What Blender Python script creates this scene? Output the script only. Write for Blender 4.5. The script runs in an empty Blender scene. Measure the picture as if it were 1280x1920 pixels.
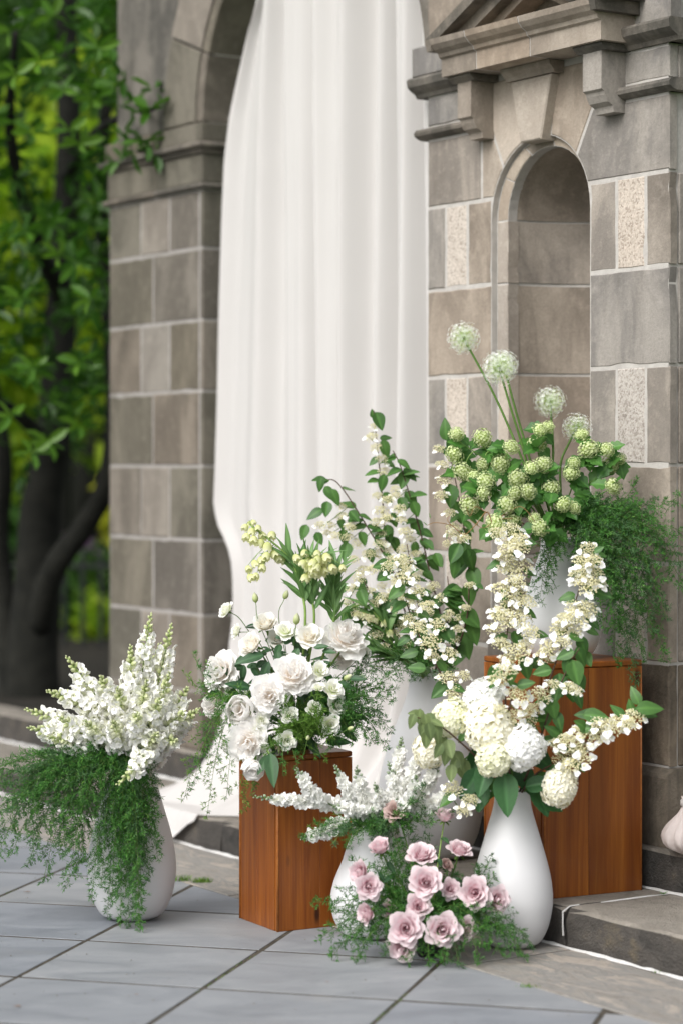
import bpy, math, random
import numpy as np
from mathutils import Vector, Matrix, Euler

# ------------------------------------------------------------------ camera, world, sun, exposure
scene = bpy.context.scene
C = scene.collection
FPX = 4400.0            # focal length in pixels of the 1280x1920 photograph
CAMH = 1.25
cam_data = bpy.data.cameras.new("camera")
cam = bpy.data.objects.new("camera", cam_data)
C.objects.link(cam)
scene.camera = cam
cam.location = (0, 0, CAMH)
cam.rotation_euler = (math.radians(90), 0, 0)
cam_data.sensor_fit = 'VERTICAL'
cam_data.sensor_height = 36.0
cam_data.sensor_width = 24.0
cam_data.lens = FPX / 1920 * 36.0
cam_data.shift_y = -80.0 / 1920
cam_data.clip_end = 500
cam_data.dof.use_dof = True
cam_data.dof.focus_distance = 6.42
cam_data.dof.aperture_fstop = 1.6

SUN_DIR = Vector((-0.62, -0.74, 0.95)).normalized()     # towards the sun
world = bpy.data.worlds.new("World")
scene.world = world
world.use_nodes = True
wn = world.node_tree
wn.nodes.clear()
w_out = wn.nodes.new("ShaderNodeOutputWorld")
w_bg = wn.nodes.new("ShaderNodeBackground")
w_sky = wn.nodes.new("ShaderNodeTexSky")
w_sky.sky_type = 'NISHITA'
w_sky.sun_disc = False
w_sky.sun_elevation = math.asin(SUN_DIR.z)
w_sky.sun_rotation = math.atan2(SUN_DIR.x, SUN_DIR.y)
w_sky.air_density = 1.0
w_sky.dust_density = 4.0
w_sky.ozone_density = 1.0
w_hsv = wn.nodes.new("ShaderNodeHueSaturation")
w_hsv.inputs['Saturation'].default_value = 0.16
w_bg.inputs['Strength'].default_value = 0.14
wn.links.new(w_sky.outputs[0], w_hsv.inputs['Color'])
wn.links.new(w_hsv.outputs[0], w_bg.inputs['Color'])
wn.links.new(w_bg.outputs[0], w_out.inputs['Surface'])

sun_data = bpy.data.lights.new("sun", 'SUN')
sun_data.energy = 1.35
sun_data.angle = math.radians(34)
sun_data.color = (1.0, 0.97, 0.93)
sun = bpy.data.objects.new("sun", sun_data)
C.objects.link(sun)
sun.rotation_euler = SUN_DIR.to_track_quat('Z', 'Y').to_euler()

scene.view_settings.view_transform = 'Standard'
scene.view_settings.look = 'None'
scene.view_settings.exposure = 0.56
scene.view_settings.gamma = 1.0
scene.view_settings.use_curve_mapping = False
scene.render.engine = 'CYCLES'
scene.cycles.use_denoising = True
scene.cycles.max_bounces = 16
scene.cycles.diffuse_bounces = 12
scene.cycles.glossy_bounces = 2
scene.cycles.transmission_bounces = 12
scene.cycles.transparent_max_bounces = 4
scene.cycles.caustics_reflective = False
scene.cycles.caustics_refractive = False
scene.cycles.sample_clamp_indirect = 6.0

rng = random.Random(7)
nrg = np.random.default_rng(7)


def at(x, y, Y):
    """a point seen at photo pixel (x, y) at the distance Y"""
    return Vector(((x - 640) / FPX * Y, Y, CAMH - (y - 880) / FPX * Y))


# wall frame: local x runs along the wall (to the right), local y into the wall, z up
ORG = Vector((0.511, 6.25, 0))
UX = Vector((0.547, -0.837, 0)).normalized()
UY = Vector((-UX.y, UX.x, 0))
WROT = math.atan2(UX.y, UX.x)


def wl(t, ly, z):
    return ORG + UX * t + UY * ly + Vector((0, 0, z))


def px2wall(x, y, ly):
    """pixel on the vertical plane ly -> (t, z)"""
    a = (x - 640) / FPX
    n = UY
    Y = (n.dot(ORG) + ly) / (n.x * a + n.y)
    p = Vector((a * Y, Y, 0)) - ORG
    return p.dot(UX), CAMH - (y - 880) / FPX * Y


# ------------------------------------------------------------------ object helpers
def link(o, parent=None):
    C.objects.link(o)
    if parent is not None:
        o.parent = parent
    return o


def props(o, label=None, cat=None, group=None, kind=None):
    if label: o['label'] = label
    if cat: o['category'] = cat
    if group: o['group'] = group
    if kind: o['kind'] = kind
    return o


def empty(name, loc=(0, 0, 0), rotz=0.0, **kw):
    o = bpy.data.objects.new(name, None)
    o.empty_display_size = 0.05
    o.location = loc
    o.rotation_euler = (0, 0, rotz)
    link(o)
    return props(o, **kw)


def mesh(name, v, f, mat=None, smooth=False, attrs=None):
    me = bpy.data.meshes.new(name)
    me.from_pydata([tuple(p) for p in v], [], f)
    if mat: me.materials.append(mat)
    if smooth:
        me.polygons.foreach_set('use_smooth', [True] * len(me.polygons))
    for k, vals in (attrs or {}).items():
        a = me.attributes.new(k, 'FLOAT', 'POINT')
        a.data.foreach_set('value', list(vals))
    me.update()
    return me


def quads_mesh(name, V, nv, mat, attrs=None, smooth=False):
    """many equal polygons of nv corners each; V is (n*nv, 3)"""
    n = len(V) // nv
    me = bpy.data.meshes.new(name)
    me.vertices.add(n * nv)
    me.vertices.foreach_set('co', np.asarray(V, dtype=np.float32).ravel())
    me.loops.add(n * nv)
    me.loops.foreach_set('vertex_index', np.arange(n * nv, dtype=np.int32))
    me.polygons.add(n)
    me.polygons.foreach_set('loop_start', np.arange(0, n * nv, nv, dtype=np.int32))
    me.polygons.foreach_set('loop_total', np.full(n, nv, dtype=np.int32))
    if mat: me.materials.append(mat)
    for k, vals in (attrs or {}).items():
        a = me.attributes.new(k, 'FLOAT', 'POINT')
        a.data.foreach_set('value', np.asarray(vals, dtype=np.float32))
    me.update(calc_edges=True)
    me.validate()
    return me


def obj(name, me, parent=None, mat4=None, **kw):
    o = bpy.data.objects.new(name, me)
    link(o, parent)
    if mat4 is not None:
        o.matrix_local = mat4
    return props(o, **kw)


class MB:
    """collects shapes into one mesh"""
    def __init__(self):
        self.v = []; self.f = []; self.a = []

    def add(self, v, f, a=None):
        o = len(self.v)
        self.v.extend(Vector(p) for p in v)
        self.f.extend(tuple(i + o for i in q) for q in f)
        self.a.extend(a if a is not None else [0.0] * len(v))
        return self

    def box(self, x0, x1, y0, y1, z0, z1, c=0.0):
        if c <= 0:
            v = [(x, y, z) for z in (z0, z1) for y in (y0, y1) for x in (x0, x1)]
            f = [(0, 2, 3, 1), (4, 5, 7, 6), (0, 1, 5, 4), (2, 6, 7, 3), (0, 4, 6, 2), (1, 3, 7, 5)]
            return self.add(v, f)
        # chamfered box: 24 verts
        v = []; idx = {}
        for sx in (0, 1):
            for sy in (0, 1):
                for sz in (0, 1):
                    for ax in range(3):
                        p = [x0 if sx == 0 else x1, y0 if sy == 0 else y1, z0 if sz == 0 else z1]
                        s = [sx, sy, sz]
                        for k in range(3):
                            if k != ax:
                                p[k] += c if s[k] == 0 else -c
                        idx[(sx, sy, sz, ax)] = len(v); v.append(tuple(p))
        f = []
        for ax in range(3):
            o1, o2 = [k for k in range(3) if k != ax]
            for s in (0, 1):
                q = []
                for (a, b) in ((0, 0), (1, 0), (1, 1), (0, 1)):
                    k = [0, 0, 0]; k[ax] = s; k[o1] = a; k[o2] = b
                    q.append(idx[(k[0], k[1], k[2], ax)])
                f.append(tuple(q))
        for ax in range(3):
            o1, o2 = [k for k in range(3) if k != ax]
            for a in (0, 1):
                for b in (0, 1):
                    k0 = [0, 0, 0]; k1 = [0, 0, 0]
                    k0[ax] = 0; k1[ax] = 1
                    for k in (k0, k1):
                        k[o1] = a; k[o2] = b
                    f.append((idx[tuple(k0) + (o1,)], idx[tuple(k1) + (o1,)], idx[tuple(k1) + (o2,)], idx[tuple(k0) + (o2,)]))
        for sx in (0, 1):
            for sy in (0, 1):
                for sz in (0, 1):
                    f.append(tuple(idx[(sx, sy, sz, ax)] for ax in range(3)))
        return self.add(v, f)

    def prism(self, poly, h0, h1, fn, c=0.0):
        """poly (2D) swept from h0 (the seen side, chamfered by c) to h1; fn(p, q, h) -> xyz"""
        n = len(poly)
        P = [Vector((p[0], p[1])) for p in poly]
        area = sum(P[i].x * P[(i + 1) % n].y - P[(i + 1) % n].x * P[i].y for i in range(n))
        if area < 0: P.reverse()
        if c > 0:
            ins = inset(P, c)
            s = 1 if h1 > h0 else -1
            rings = [[fn(p.x, p.y, h0) for p in ins], [fn(p.x, p.y, h0 + s * c) for p in P], [fn(p.x, p.y, h1) for p in P]]
        else:
            rings = [[fn(p.x, p.y, h0) for p in P], [fn(p.x, p.y, h1) for p in P]]
        v = [p for r in rings for p in r]
        f = [tuple(range(n))]
        for k in range(len(rings) - 1):
            for i in range(n):
                j = (i + 1) % n
                f.append((k * n + i, (k + 1) * n + i, (k + 1) * n + j, k * n + j))
        f.append(tuple(reversed(range((len(rings) - 1) * n, len(rings) * n))))
        return self.add(v, f)

    def tube(self, pts, r0, r1=None, n=6, cap=True, a=None):
        pts = [Vector(p) for p in pts]
        r1 = r0 if r1 is None else r1
        m = len(pts)
        v = []; f = []
        up = Vector((0.31, 0.17, 0.93))
        for i, p in enumerate(pts):
            d = (pts[min(i + 1, m - 1)] - pts[max(i - 1, 0)])
            if d.length < 1e-9: d = Vector((0, 0, 1))
            d.normalize()
            x = d.cross(up)
            if x.length < 1e-3: x = d.cross(Vector((1, 0, 0)))
            x.normalize(); y = d.cross(x)
            up = y.cross(d) if False else up
            r = r0 + (r1 - r0) * i / max(1, m - 1)
            for k in range(n):
                t = 2 * math.pi * k / n
                v.append(p + x * (r * math.cos(t)) + y * (r * math.sin(t)))
        for i in range(m - 1):
            for k in range(n):
                k2 = (k + 1) % n
                f.append((i * n + k, i * n + k2, (i + 1) * n + k2, (i + 1) * n + k))
        if cap:
            f.append(tuple(reversed(range(n)))); f.append(tuple(range((m - 1) * n, m * n)))
        return self.add(v, f, None if a is None else [a] * len(v))

    def lathe(self, prof, n=48, c=(0, 0, 0)):
        v = []; f = []
        m = len(prof)
        for (r, z) in prof:
            for k in range(n):
                t = 2 * math.pi * k / n
                v.append((c[0] + r * math.cos(t), c[1] + r * math.sin(t), c[2] + z))
        for i in range(m - 1):
            for k in range(n):
                k2 = (k + 1) % n
                f.append((i * n + k, i * n + k2, (i + 1) * n + k2, (i + 1) * n + k))
        return self.add(v, f)

    def build(self, name, mat, parent=None, smooth=False, mat4=None, off=None, attr=None, **kw):
        v = self.v if off is None else [p - Vector(off) for p in self.v]
        me = mesh(name, v, self.f, mat, smooth, {attr: self.a} if attr else None)
        return obj(name, me, parent, mat4, **kw)


def inset(P, c):
    n = len(P); out = []
    for i in range(n):
        a, b, d = P[i - 1], P[i], P[(i + 1) % n]
        e1 = (b - a); e2 = (d - b)
        if e1.length < 1e-9 or e2.length < 1e-9:
            out.append(b.copy()); continue
        e1.normalize(); e2.normalize()
        n1 = Vector((-e1.y, e1.x)); n2 = Vector((-e2.y, e2.x))
        m = n1 + n2
        if m.length < 1e-6:
            out.append(b + n1 * c); continue
        m.normalize()
        out.append(b + m * (c / max(0.35, m.dot(n1))))
    return out


def smooth_path(pts, n=8):
    """Catmull-Rom through the points"""
    P = [Vector(p) for p in pts]
    if len(P) < 3:
        return [P[0].lerp(P[-1], i / n) for i in range(n + 1)]
    Q = [P[0] * 2 - P[1]] + P + [P[-1] * 2 - P[-2]]
    out = []
    for i in range(1, len(Q) - 2):
        for k in range(n):
            t = k / n
            a, b, c, d = Q[i - 1], Q[i], Q[i + 1], Q[i + 2]
            out.append(0.5 * ((2 * b) + (c - a) * t + (2 * a - 5 * b + 4 * c - d) * t * t + (3 * b - a - 3 * c + d) * t ** 3))
    out.append(P[-1].copy())
    return out


def frame_z(d, spin=0.0):
    """rotation matrix whose z axis is d"""
    d = Vector(d).normalized()
    x = Vector((0, 0, 1)).cross(d)
    if x.length < 1e-3: x = Vector((1, 0, 0))
    x.normalize(); y = d.cross(x)
    m = Matrix((x, y, d)).transposed().to_4x4()
    return m @ Matrix.Rotation(spin, 4, 'Z')


def frame_y(d, up):
    """rotation whose y axis is d (a leaf's length) and whose z axis is close to up"""
    d = Vector(d).normalized(); up = Vector(up)
    x = d.cross(up)
    if x.length < 1e-3: x = d.cross(Vector((0.3, 0.9, 0.2)))
    x.normalize(); z = x.cross(d)
    return Matrix((x, d, z)).transposed().to_4x4()


def tm(p, rot=None, s=1.0):
    m = Matrix.Translation(p)
    if rot is not None: m = m @ rot
    if s != 1.0: m = m @ Matrix.Scale(s, 4)
    return m


# ------------------------------------------------------------------ materials
def new_mat(name):
    m = bpy.data.materials.new(name); m.use_nodes = True
    nt = m.node_tree; nt.nodes.clear()
    return m, nt


class N:
    def __init__(self, nt): self.nt = nt
    def new(self, t, **kw):
        n = self.nt.nodes.new(t)
        for k, v in kw.items(): setattr(n, k, v)
        return n
    def ln(self, a, b): self.nt.links.new(a, b)
    def noise(self, vec, scale, detail=4, rough=0.55, dist=0.0):
        n = self.new('ShaderNodeTexNoise')
        n.inputs['Scale'].default_value = scale; n.inputs['Detail'].default_value = detail
        n.inputs['Roughness'].default_value = rough; n.inputs['Distortion'].default_value = dist
        if vec is not None: self.ln(vec, n.inputs['Vector'])
        return n.outputs['Fac']
    def ramp(self, fac, stops):
        n = self.new('ShaderNodeValToRGB')
        cr = n.color_ramp
        while len(cr.elements) > 1: cr.elements.remove(cr.elements[-1])
        cr.elements[0].position = stops[0][0]; cr.elements[0].color = (*stops[0][1], 1) if len(stops[0][1]) == 3 else stops[0][1]
        for p, c in stops[1:]:
            e = cr.elements.new(p); e.color = (*c, 1) if len(c) == 3 else c
        self.ln(fac, n.inputs['Fac'])
        return n.outputs['Color']
    def mix(self, fac, a, b, mode='MIX'):
        n = self.new('ShaderNodeMix', data_type='RGBA', blend_type=mode)
        for sock, val in ((n.inputs[0], fac), (n.inputs[6], a), (n.inputs[7], b)):
            if isinstance(val, (int, float)): sock.default_value = val
            elif isinstance(val, tuple): sock.default_value = (*val, 1) if len(val) == 3 else val
            else: self.ln(val, sock)
        return n.outputs[2]
    def math(self, op, a, b=0.0, clamp=False):
        n = self.new('ShaderNodeMath', operation=op); n.use_clamp = clamp
        for s, v in ((n.inputs[0], a), (n.inputs[1], b)):
            if isinstance(v, (int, float)): s.default_value = v
            else: self.ln(v, s)
        return n.outputs[0]
    def coords(self, scale=(1, 1, 1), rnd=True):
        tc = self.new('ShaderNodeTexCoord')
        mp = self.new('ShaderNodeMapping')
        mp.inputs['Scale'].default_value = scale
        if rnd:
            oi = self.new('ShaderNodeObjectInfo')
            k = self.math('MULTIPLY', oi.outputs['Random'], 37.0)
            add = self.new('ShaderNodeVectorMath', operation='ADD')
            self.ln(tc.outputs['Object'], add.inputs[0]); self.ln(k, add.inputs[1])
            self.ln(add.outputs[0], mp.inputs['Vector'])
        else:
            self.ln(tc.outputs['Object'], mp.inputs['Vector'])
        return mp.outputs[0]
    def rand(self):
        return self.new('ShaderNodeObjectInfo').outputs['Random']
    def attr(self, name):
        return self.new('ShaderNodeAttribute', attribute_name=name).outputs['Fac']
    def bump(self, h, strength, dist=0.01):
        n = self.new('ShaderNodeBump'); n.inputs['Strength'].default_value = strength; n.inputs['Distance'].default_value = dist
        self.ln(h, n.inputs['Height']); return n.outputs[0]
    def bsdf(self, col, rough=0.8, normal=None, spec=0.3, coat=0.0):
        n = self.new('ShaderNodeBsdfPrincipled')
        if isinstance(col, tuple): n.inputs['Base Color'].default_value = (*col, 1)
        else: self.ln(col, n.inputs['Base Color'])
        if isinstance(rough, (int, float)): n.inputs['Roughness'].default_value = rough
        else: self.ln(rough, n.inputs['Roughness'])
        n.inputs['Specular IOR Level'].default_value = spec
        n.inputs['Coat Weight'].default_value = coat
        if normal is not None: self.ln(normal, n.inputs['Normal'])
        return n.outputs[0]
    def out(self, sh):
        o = self.new('ShaderNodeOutputMaterial'); self.ln(sh, o.inputs['Surface'])
    def translucent(self, sh, col, fac):
        t = self.new('ShaderNodeBsdfTranslucent')
        if isinstance(col, tuple): t.inputs['Color'].default_value = (*col, 1)
        else: self.ln(col, t.inputs['Color'])
        m = self.new('ShaderNodeMixShader'); m.inputs[0].default_value = fac
        self.ln(sh, m.inputs[1]); self.ln(t.outputs[0], m.inputs[2])
        return m.outputs[0]


def stone_mat(name, a, b, streak=0.35, stain=(0.10, 0.09, 0.08), pebble=False, bump=0.35):
    m, nt = new_mat(name); n = N(nt)
    co = n.coords()
    big = n.noise(n.coords((1, 1, .55)), 4.2, 5, 0.62, 0.8)
    dk = tuple(x * .82 for x in a); lt = tuple(x * 1.10 for x in b)
    col = n.ramp(big, [(0.28, dk), (0.45, a), (0.58, b), (0.72, lt)])
    cs = n.coords((16, 16, 1.6))
    st = n.noise(cs, 1.0, 4, 0.6)
    col = n.mix(n.math('MULTIPLY', n.ramp(st, [(0.50, (0, 0, 0)), (0.72, (1, 1, 1))]), streak), col, stain)
    fine = n.noise(n.coords(), 130, 3, 0.7)
    col = n.mix(n.ramp(fine, [(0.30, (0.26,) * 3), (0.62, (0, 0, 0))]), col, tuple(x * 0.45 for x in a))
    mott = n.noise(n.coords(), 26, 5, 0.7)
    col = n.mix(n.ramp(mott, [(0.52, (0, 0, 0)), (0.75, (0.35,) * 3)]), col, tuple(min(1, x * 1.45) for x in b))
    h = n.math('ADD', n.math('MULTIPLY', fine, 0.5), mott)
    if pebble:
        vo = n.new('ShaderNodeTexVoronoi'); vo.inputs['Scale'].default_value = 190
        n.ln(n.coords(), vo.inputs['Vector'])
        wh = n.new('ShaderNodeSeparateColor'); n.ln(vo.outputs['Color'], wh.inputs[0])
        col = n.mix(0.55, col, n.ramp(wh.outputs[0], [(0.0, (0.20, 0.17, 0.15)), (0.25, (0.42, 0.38, 0.34)), (0.6, (0.55, 0.52, 0.48)), (1.0, (0.66, 0.62, 0.58))]))
        h = n.math('SUBTRACT', n.math('MULTIPLY', fine, 0.3), n.math('MULTIPLY', vo.outputs['Distance'], 0.4))
    # slow tint change from stone to stone
    tint = n.ramp(n.rand(), [(0.0, (0.90, 0.89, 0.88)), (0.35, (1.03, 1.0, 0.965)), (0.7, (1.07, 1.0, 0.925)), (1.0, (0.95, 0.94, 0.915))])
    col = n.mix(1.0, col, tint, 'MULTIPLY')
    n.out(n.bsdf(col, 0.85, n.bump(h, bump, 0.006), 0.25))
    return m


M = {}
M['stone_grey'] = stone_mat('stone_grey', (0.2273, 0.2144, 0.2009), (0.3292, 0.3081, 0.2831))
M['stone_blue'] = stone_mat('stone_blue', (0.2021, 0.1943, 0.1878), (0.3036, 0.2879, 0.2684))
M['stone_tan'] = stone_mat('stone_tan', (0.2927, 0.2516, 0.2102), (0.3838, 0.3379, 0.2877), 0.22)
M['stone_brown'] = stone_mat('stone_brown', (0.2269, 0.2007, 0.1735), (0.3311, 0.2967, 0.2586), 0.32, (0.1344, 0.1165, 0.0986))
M['stone_light'] = stone_mat('stone_light', (0.3763, 0.3405, 0.3091), (0.4749, 0.4390, 0.4032), 0.06, pebble=True, bump=0.22)
M['stone_smooth'] = stone_mat('stone_smooth', (0.3674, 0.3270, 0.2867), (0.4480, 0.4077, 0.3629), 0.10)
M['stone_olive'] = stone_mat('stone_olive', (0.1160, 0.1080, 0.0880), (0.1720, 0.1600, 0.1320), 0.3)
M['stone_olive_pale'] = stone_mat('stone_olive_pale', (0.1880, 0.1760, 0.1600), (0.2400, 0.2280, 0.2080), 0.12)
M['stone_brown_shaded'] = stone_mat('stone_brown_shaded', (0.135, 0.122, 0.105), (0.20, 0.182, 0.158), 0.3)  # darker copy of the brown stone: the pier's tree shade put into colour
M['stone_stained'] = stone_mat('stone_stained', (0.115, 0.10, 0.08), (0.20, 0.17, 0.135), 0.7, (0.04, 0.037, 0.033), bump=0.9)
M['stone_weathered_shaded'] = stone_mat('stone_weathered_shaded', (0.10, 0.095, 0.085), (0.19, 0.175, 0.155), 0.4, (0.05, 0.05, 0.045), bump=0.6)  # weathered mouldings; on the spandrels the dark colour is painted-in shade
M['step_stone'] = stone_mat('step_stone', (0.17, 0.155, 0.135), (0.30, 0.27, 0.235), 0.2, (0.08, 0.075, 0.07), bump=0.6)


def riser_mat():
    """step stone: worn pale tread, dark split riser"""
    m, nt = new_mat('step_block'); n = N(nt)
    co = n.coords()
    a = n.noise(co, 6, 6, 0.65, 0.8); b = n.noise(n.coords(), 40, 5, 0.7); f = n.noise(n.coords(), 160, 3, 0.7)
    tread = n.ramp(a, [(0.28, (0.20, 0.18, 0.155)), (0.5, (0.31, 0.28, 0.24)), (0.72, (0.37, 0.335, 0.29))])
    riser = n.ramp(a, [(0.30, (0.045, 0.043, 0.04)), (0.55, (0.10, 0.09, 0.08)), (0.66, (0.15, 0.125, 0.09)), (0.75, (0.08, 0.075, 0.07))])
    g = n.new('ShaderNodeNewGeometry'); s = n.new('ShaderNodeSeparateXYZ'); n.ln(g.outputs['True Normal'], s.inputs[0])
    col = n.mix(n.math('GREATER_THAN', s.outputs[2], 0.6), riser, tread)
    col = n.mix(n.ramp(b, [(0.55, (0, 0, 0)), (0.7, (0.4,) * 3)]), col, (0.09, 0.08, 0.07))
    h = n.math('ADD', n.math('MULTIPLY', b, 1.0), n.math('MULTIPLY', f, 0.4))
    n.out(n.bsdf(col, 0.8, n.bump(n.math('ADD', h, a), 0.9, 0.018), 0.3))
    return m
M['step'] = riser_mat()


def flag_mat():
    m, nt = new_mat('flagstone_brown'); n = N(nt)
    co = n.coords((3.2, 9, 9))
    a = n.noise(co, 1.6, 7, 0.65, 1.2); b = n.noise(n.coords(), 34, 5, 0.7); f = n.noise(n.coords(), 160, 3, 0.7)
    col = n.ramp(a, [(0.28, (0.165, 0.150, 0.134)), (0.44, (0.28, 0.259, 0.233)), (0.52, (0.22, 0.214, 0.203)), (0.62, (0.365, 0.322, 0.277)), (0.75, (0.31, 0.28, 0.249))])
    col = n.mix(n.ramp(b, [(0.55, (0, 0, 0)), (0.72, (0.45,) * 3)]), col, (0.12, 0.11, 0.10))
    n.out(n.bsdf(col, 0.75, n.bump(n.math('ADD', n.math('MULTIPLY', a, 1.6), n.math('MULTIPLY', b, 0.5)), 0.6, 0.01), 0.3))
    return m
M['flag'] = flag_mat()


def slate_mat():
    m, nt = new_mat('slate'); n = N(nt)
    a = n.noise(n.coords((2.2, 5, 5)), 1.7, 6, 0.6, 1.0); b = n.noise(n.coords(), 22, 5, 0.7); f = n.noise(n.coords(), 190, 3, 0.7)
    col = n.ramp(a, [(0.28, (0.185, 0.197, 0.216)), (0.55, (0.243, 0.255, 0.273)), (0.75, (0.288, 0.297, 0.311))])
    col = n.mix(n.ramp(b, [(0.60, (0, 0, 0)), (0.78, (0.40,) * 3)]), col, (0.12, 0.125, 0.135))
    col = n.mix(n.ramp(n.noise(n.coords(), 3.1, 4, 0.6), [(0.55, (0, 0, 0)), (0.75, (0.28,) * 3)]), col, (0.30, 0.285, 0.265))
    tint = n.ramp(n.rand(), [(0.0, (0.88, 0.90, 0.94)), (0.5, (1.0, 1.0, 1.0)), (1.0, (1.07, 1.06, 1.04))])
    col = n.mix(1.0, col, tint, 'MULTIPLY')
    rough = n.ramp(a, [(0.3, (0.50,) * 3), (0.7, (0.68,) * 3)])
    h = n.math('ADD', n.math('MULTIPLY', a, 1.3), n.math('ADD', n.math('MULTIPLY', b, 0.35), n.math('MULTIPLY', f, 0.15)))
    n.out(n.bsdf(col, rough, n.bump(h, 0.35, 0.008), 0.4))
    return m
M['slate'] = slate_mat()


def plain(name, a, b, scale=20, rough=0.9, bump=0.3, spec=0.2):
    m, nt = new_mat(name); n = N(nt)
    x = n.noise(n.coords(), scale, 5, 0.65)
    n.out(n.bsdf(n.ramp(x, [(0.3, a), (0.7, b)]), rough, n.bump(x, bump, 0.01), spec))
    return m
M['mortar'] = plain('mortar', (0.4000, 0.3760, 0.3520), (0.5120, 0.4880, 0.4560), 30)
M['mortar_shaded'] = plain('grey_shaded_mortar', (0.26, 0.245, 0.23), (0.36, 0.34, 0.32), 30)  # greyer weathered mortar, also darkened for the tree shade on the left pier
M['grit'] = plain('grit', (0.10, 0.09, 0.075), (0.30, 0.28, 0.25), 60)
M['caulk'] = plain('white_mortar', (0.50, 0.49, 0.475), (0.66, 0.655, 0.645), 40)
M['joint'] = plain('joint_soil', (0.035, 0.032, 0.028), (0.10, 0.085, 0.065), 26)
M['soil'] = plain('soil', (0.012, 0.011, 0.009), (0.03, 0.026, 0.02), 9)  # near-black: shade under the tree is put into the soil colour
M['lawn'] = plain('lawn_ground', (0.04, 0.085, 0.02), (0.09, 0.16, 0.035), 3)
M['bark'] = plain('bark', (0.007, 0.0075, 0.006), (0.020, 0.020, 0.016), 9, bump=1.0)  # very dark, as the crown's shade is put into the bark colour
M['iron'] = plain('black_iron', (0.012, 0.014, 0.014), (0.025, 0.027, 0.027), 20, 0.5)
M['pot'] = plain('dark_tin', (0.03, 0.03, 0.03), (0.05, 0.05, 0.05), 20, 0.5)


def vase_mat():
    m, nt = new_mat('white_ceramic'); n = N(nt)
    x = n.noise(n.coords(), 7, 4, 0.5); f = n.noise(n.coords(), 150, 2, 0.6)
    col = n.ramp(x, [(0.3, (0.62, 0.62, 0.63)), (0.7, (0.655, 0.655, 0.66))])
    n.out(n.bsdf(col, n.ramp(n.noise(n.coords(), 9, 4, 0.6), [(0.3, (0.42,) * 3), (0.7, (0.58,) * 3)]), n.bump(f, 0.05, 0.002), 0.35))
    return m
M['vase'] = vase_mat()


def wood_mat():
    m, nt = new_mat('stained_wood'); n = N(nt)
    co = n.coords((34, 34, 1.5))
    warp = n.noise(n.coords((5, 5, 0.9)), 2.0, 3, 0.5)
    g = n.noise(co, 1.0, 6, 0.62, 0.9)
    fineg = n.noise(n.coords((190, 190, 3.0)), 1.0, 3, 0.6)
    fac = n.math('ADD', n.math('MULTIPLY', g, 0.75), n.math('MULTIPLY', warp, 0.30))
    col = n.ramp(fac, [(0.34, (0.1425, 0.0342, 0.0057)), (0.50, (0.2280, 0.0661, 0.0091)), (0.62, (0.2907, 0.0935, 0.0125)), (0.76, (0.3534, 0.1277, 0.0194))])
    col = n.mix(1.0, col, n.ramp(n.rand(), [(0.0, (0.80, 0.76, 0.72)), (1.0, (1.10, 1.10, 1.10))]), 'MULTIPLY')
    col = n.mix(n.ramp(fineg, [(0.50, (0, 0, 0)), (0.70, (0.28,) * 3)]), col, (0.08, 0.02, 0.005))
    # long darker stain bands and knots
    band = n.noise(n.coords((11, 11, 0.8)), 1.0, 3, 0.5)
    col = n.mix(n.ramp(band, [(0.50, (0, 0, 0)), (0.72, (0.5,) * 3)]), col, (0.085, 0.022, 0.005))
    vo = n.new('ShaderNodeTexVoronoi'); vo.inputs['Scale'].default_value = 1.0
    n.ln(n.coords((9, 9, 3.4)), vo.inputs['Vector'])
    col = n.mix(n.ramp(vo.outputs['Distance'], [(0.05, (0.85,) * 3), (0.11, (0.0,) * 3)]), col, (0.02, 0.007, 0.004))
    n.out(n.bsdf(col, 0.42, n.bump(n.math('ADD', g, fineg), 0.12, 0.004), 0.35, 0.06))
    return m
M['wood'] = wood_mat()
M['wood_edge'] = plain('worn_wood_edge', (0.22, 0.065, 0.012), (0.38, 0.14, 0.032), 40, 0.45, 0.1, 0.35)


def cloth_mat(name, col, trans=0.25):
    m, nt = new_mat(name); n = N(nt)
    f = n.noise(n.coords((1, 1, 1), False), 420, 2, 0.6); b = n.noise(n.coords(), 3, 3, 0.5)
    c = n.ramp(b, [(0.3, tuple(x * 0.965 for x in col)), (0.7, col)])
    sh = n.bsdf(c, 0.9, n.bump(f, 0.10, 0.003), 0.1)
    n.out(n.translucent(sh, col, trans))
    return m
M['cloth'] = cloth_mat('white_cloth', (0.685, 0.662, 0.645))
M['cloth_pink'] = cloth_mat('ivory_cloth', (0.70, 0.62, 0.59), 0.15)


def petal_mat(name, base, tip, edge=None, trans=0.28, var=0.06):
    """pigment runs from the petal's base to its rim (attribute v)"""
    m, nt = new_mat(name); n = N(nt)
    v = n.attr('v')
    stops = [(0.0, base), (0.55, tip)]
    if edge: stops.append((1.0, edge))
    col = n.ramp(v, stops)
    x = n.noise(n.coords((1, 1, 1)), 14, 3, 0.6)
    col = n.mix(n.ramp(x, [(0.35, (0.22,) * 3), (0.65, (0, 0, 0))]), col, tuple(c * 0.94 for c in tip))
    tint = n.ramp(n.rand(), [(0.0, (1 - var,) * 3), (1.0, (1.0,) * 3)])
    col = n.mix(1.0, col, tint, 'MULTIPLY')
    sh = n.bsdf(col, 0.65, n.bump(x, 0.25, 0.0004), 0.2)
    n.out(n.translucent(sh, col, trans))
    return m


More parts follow.
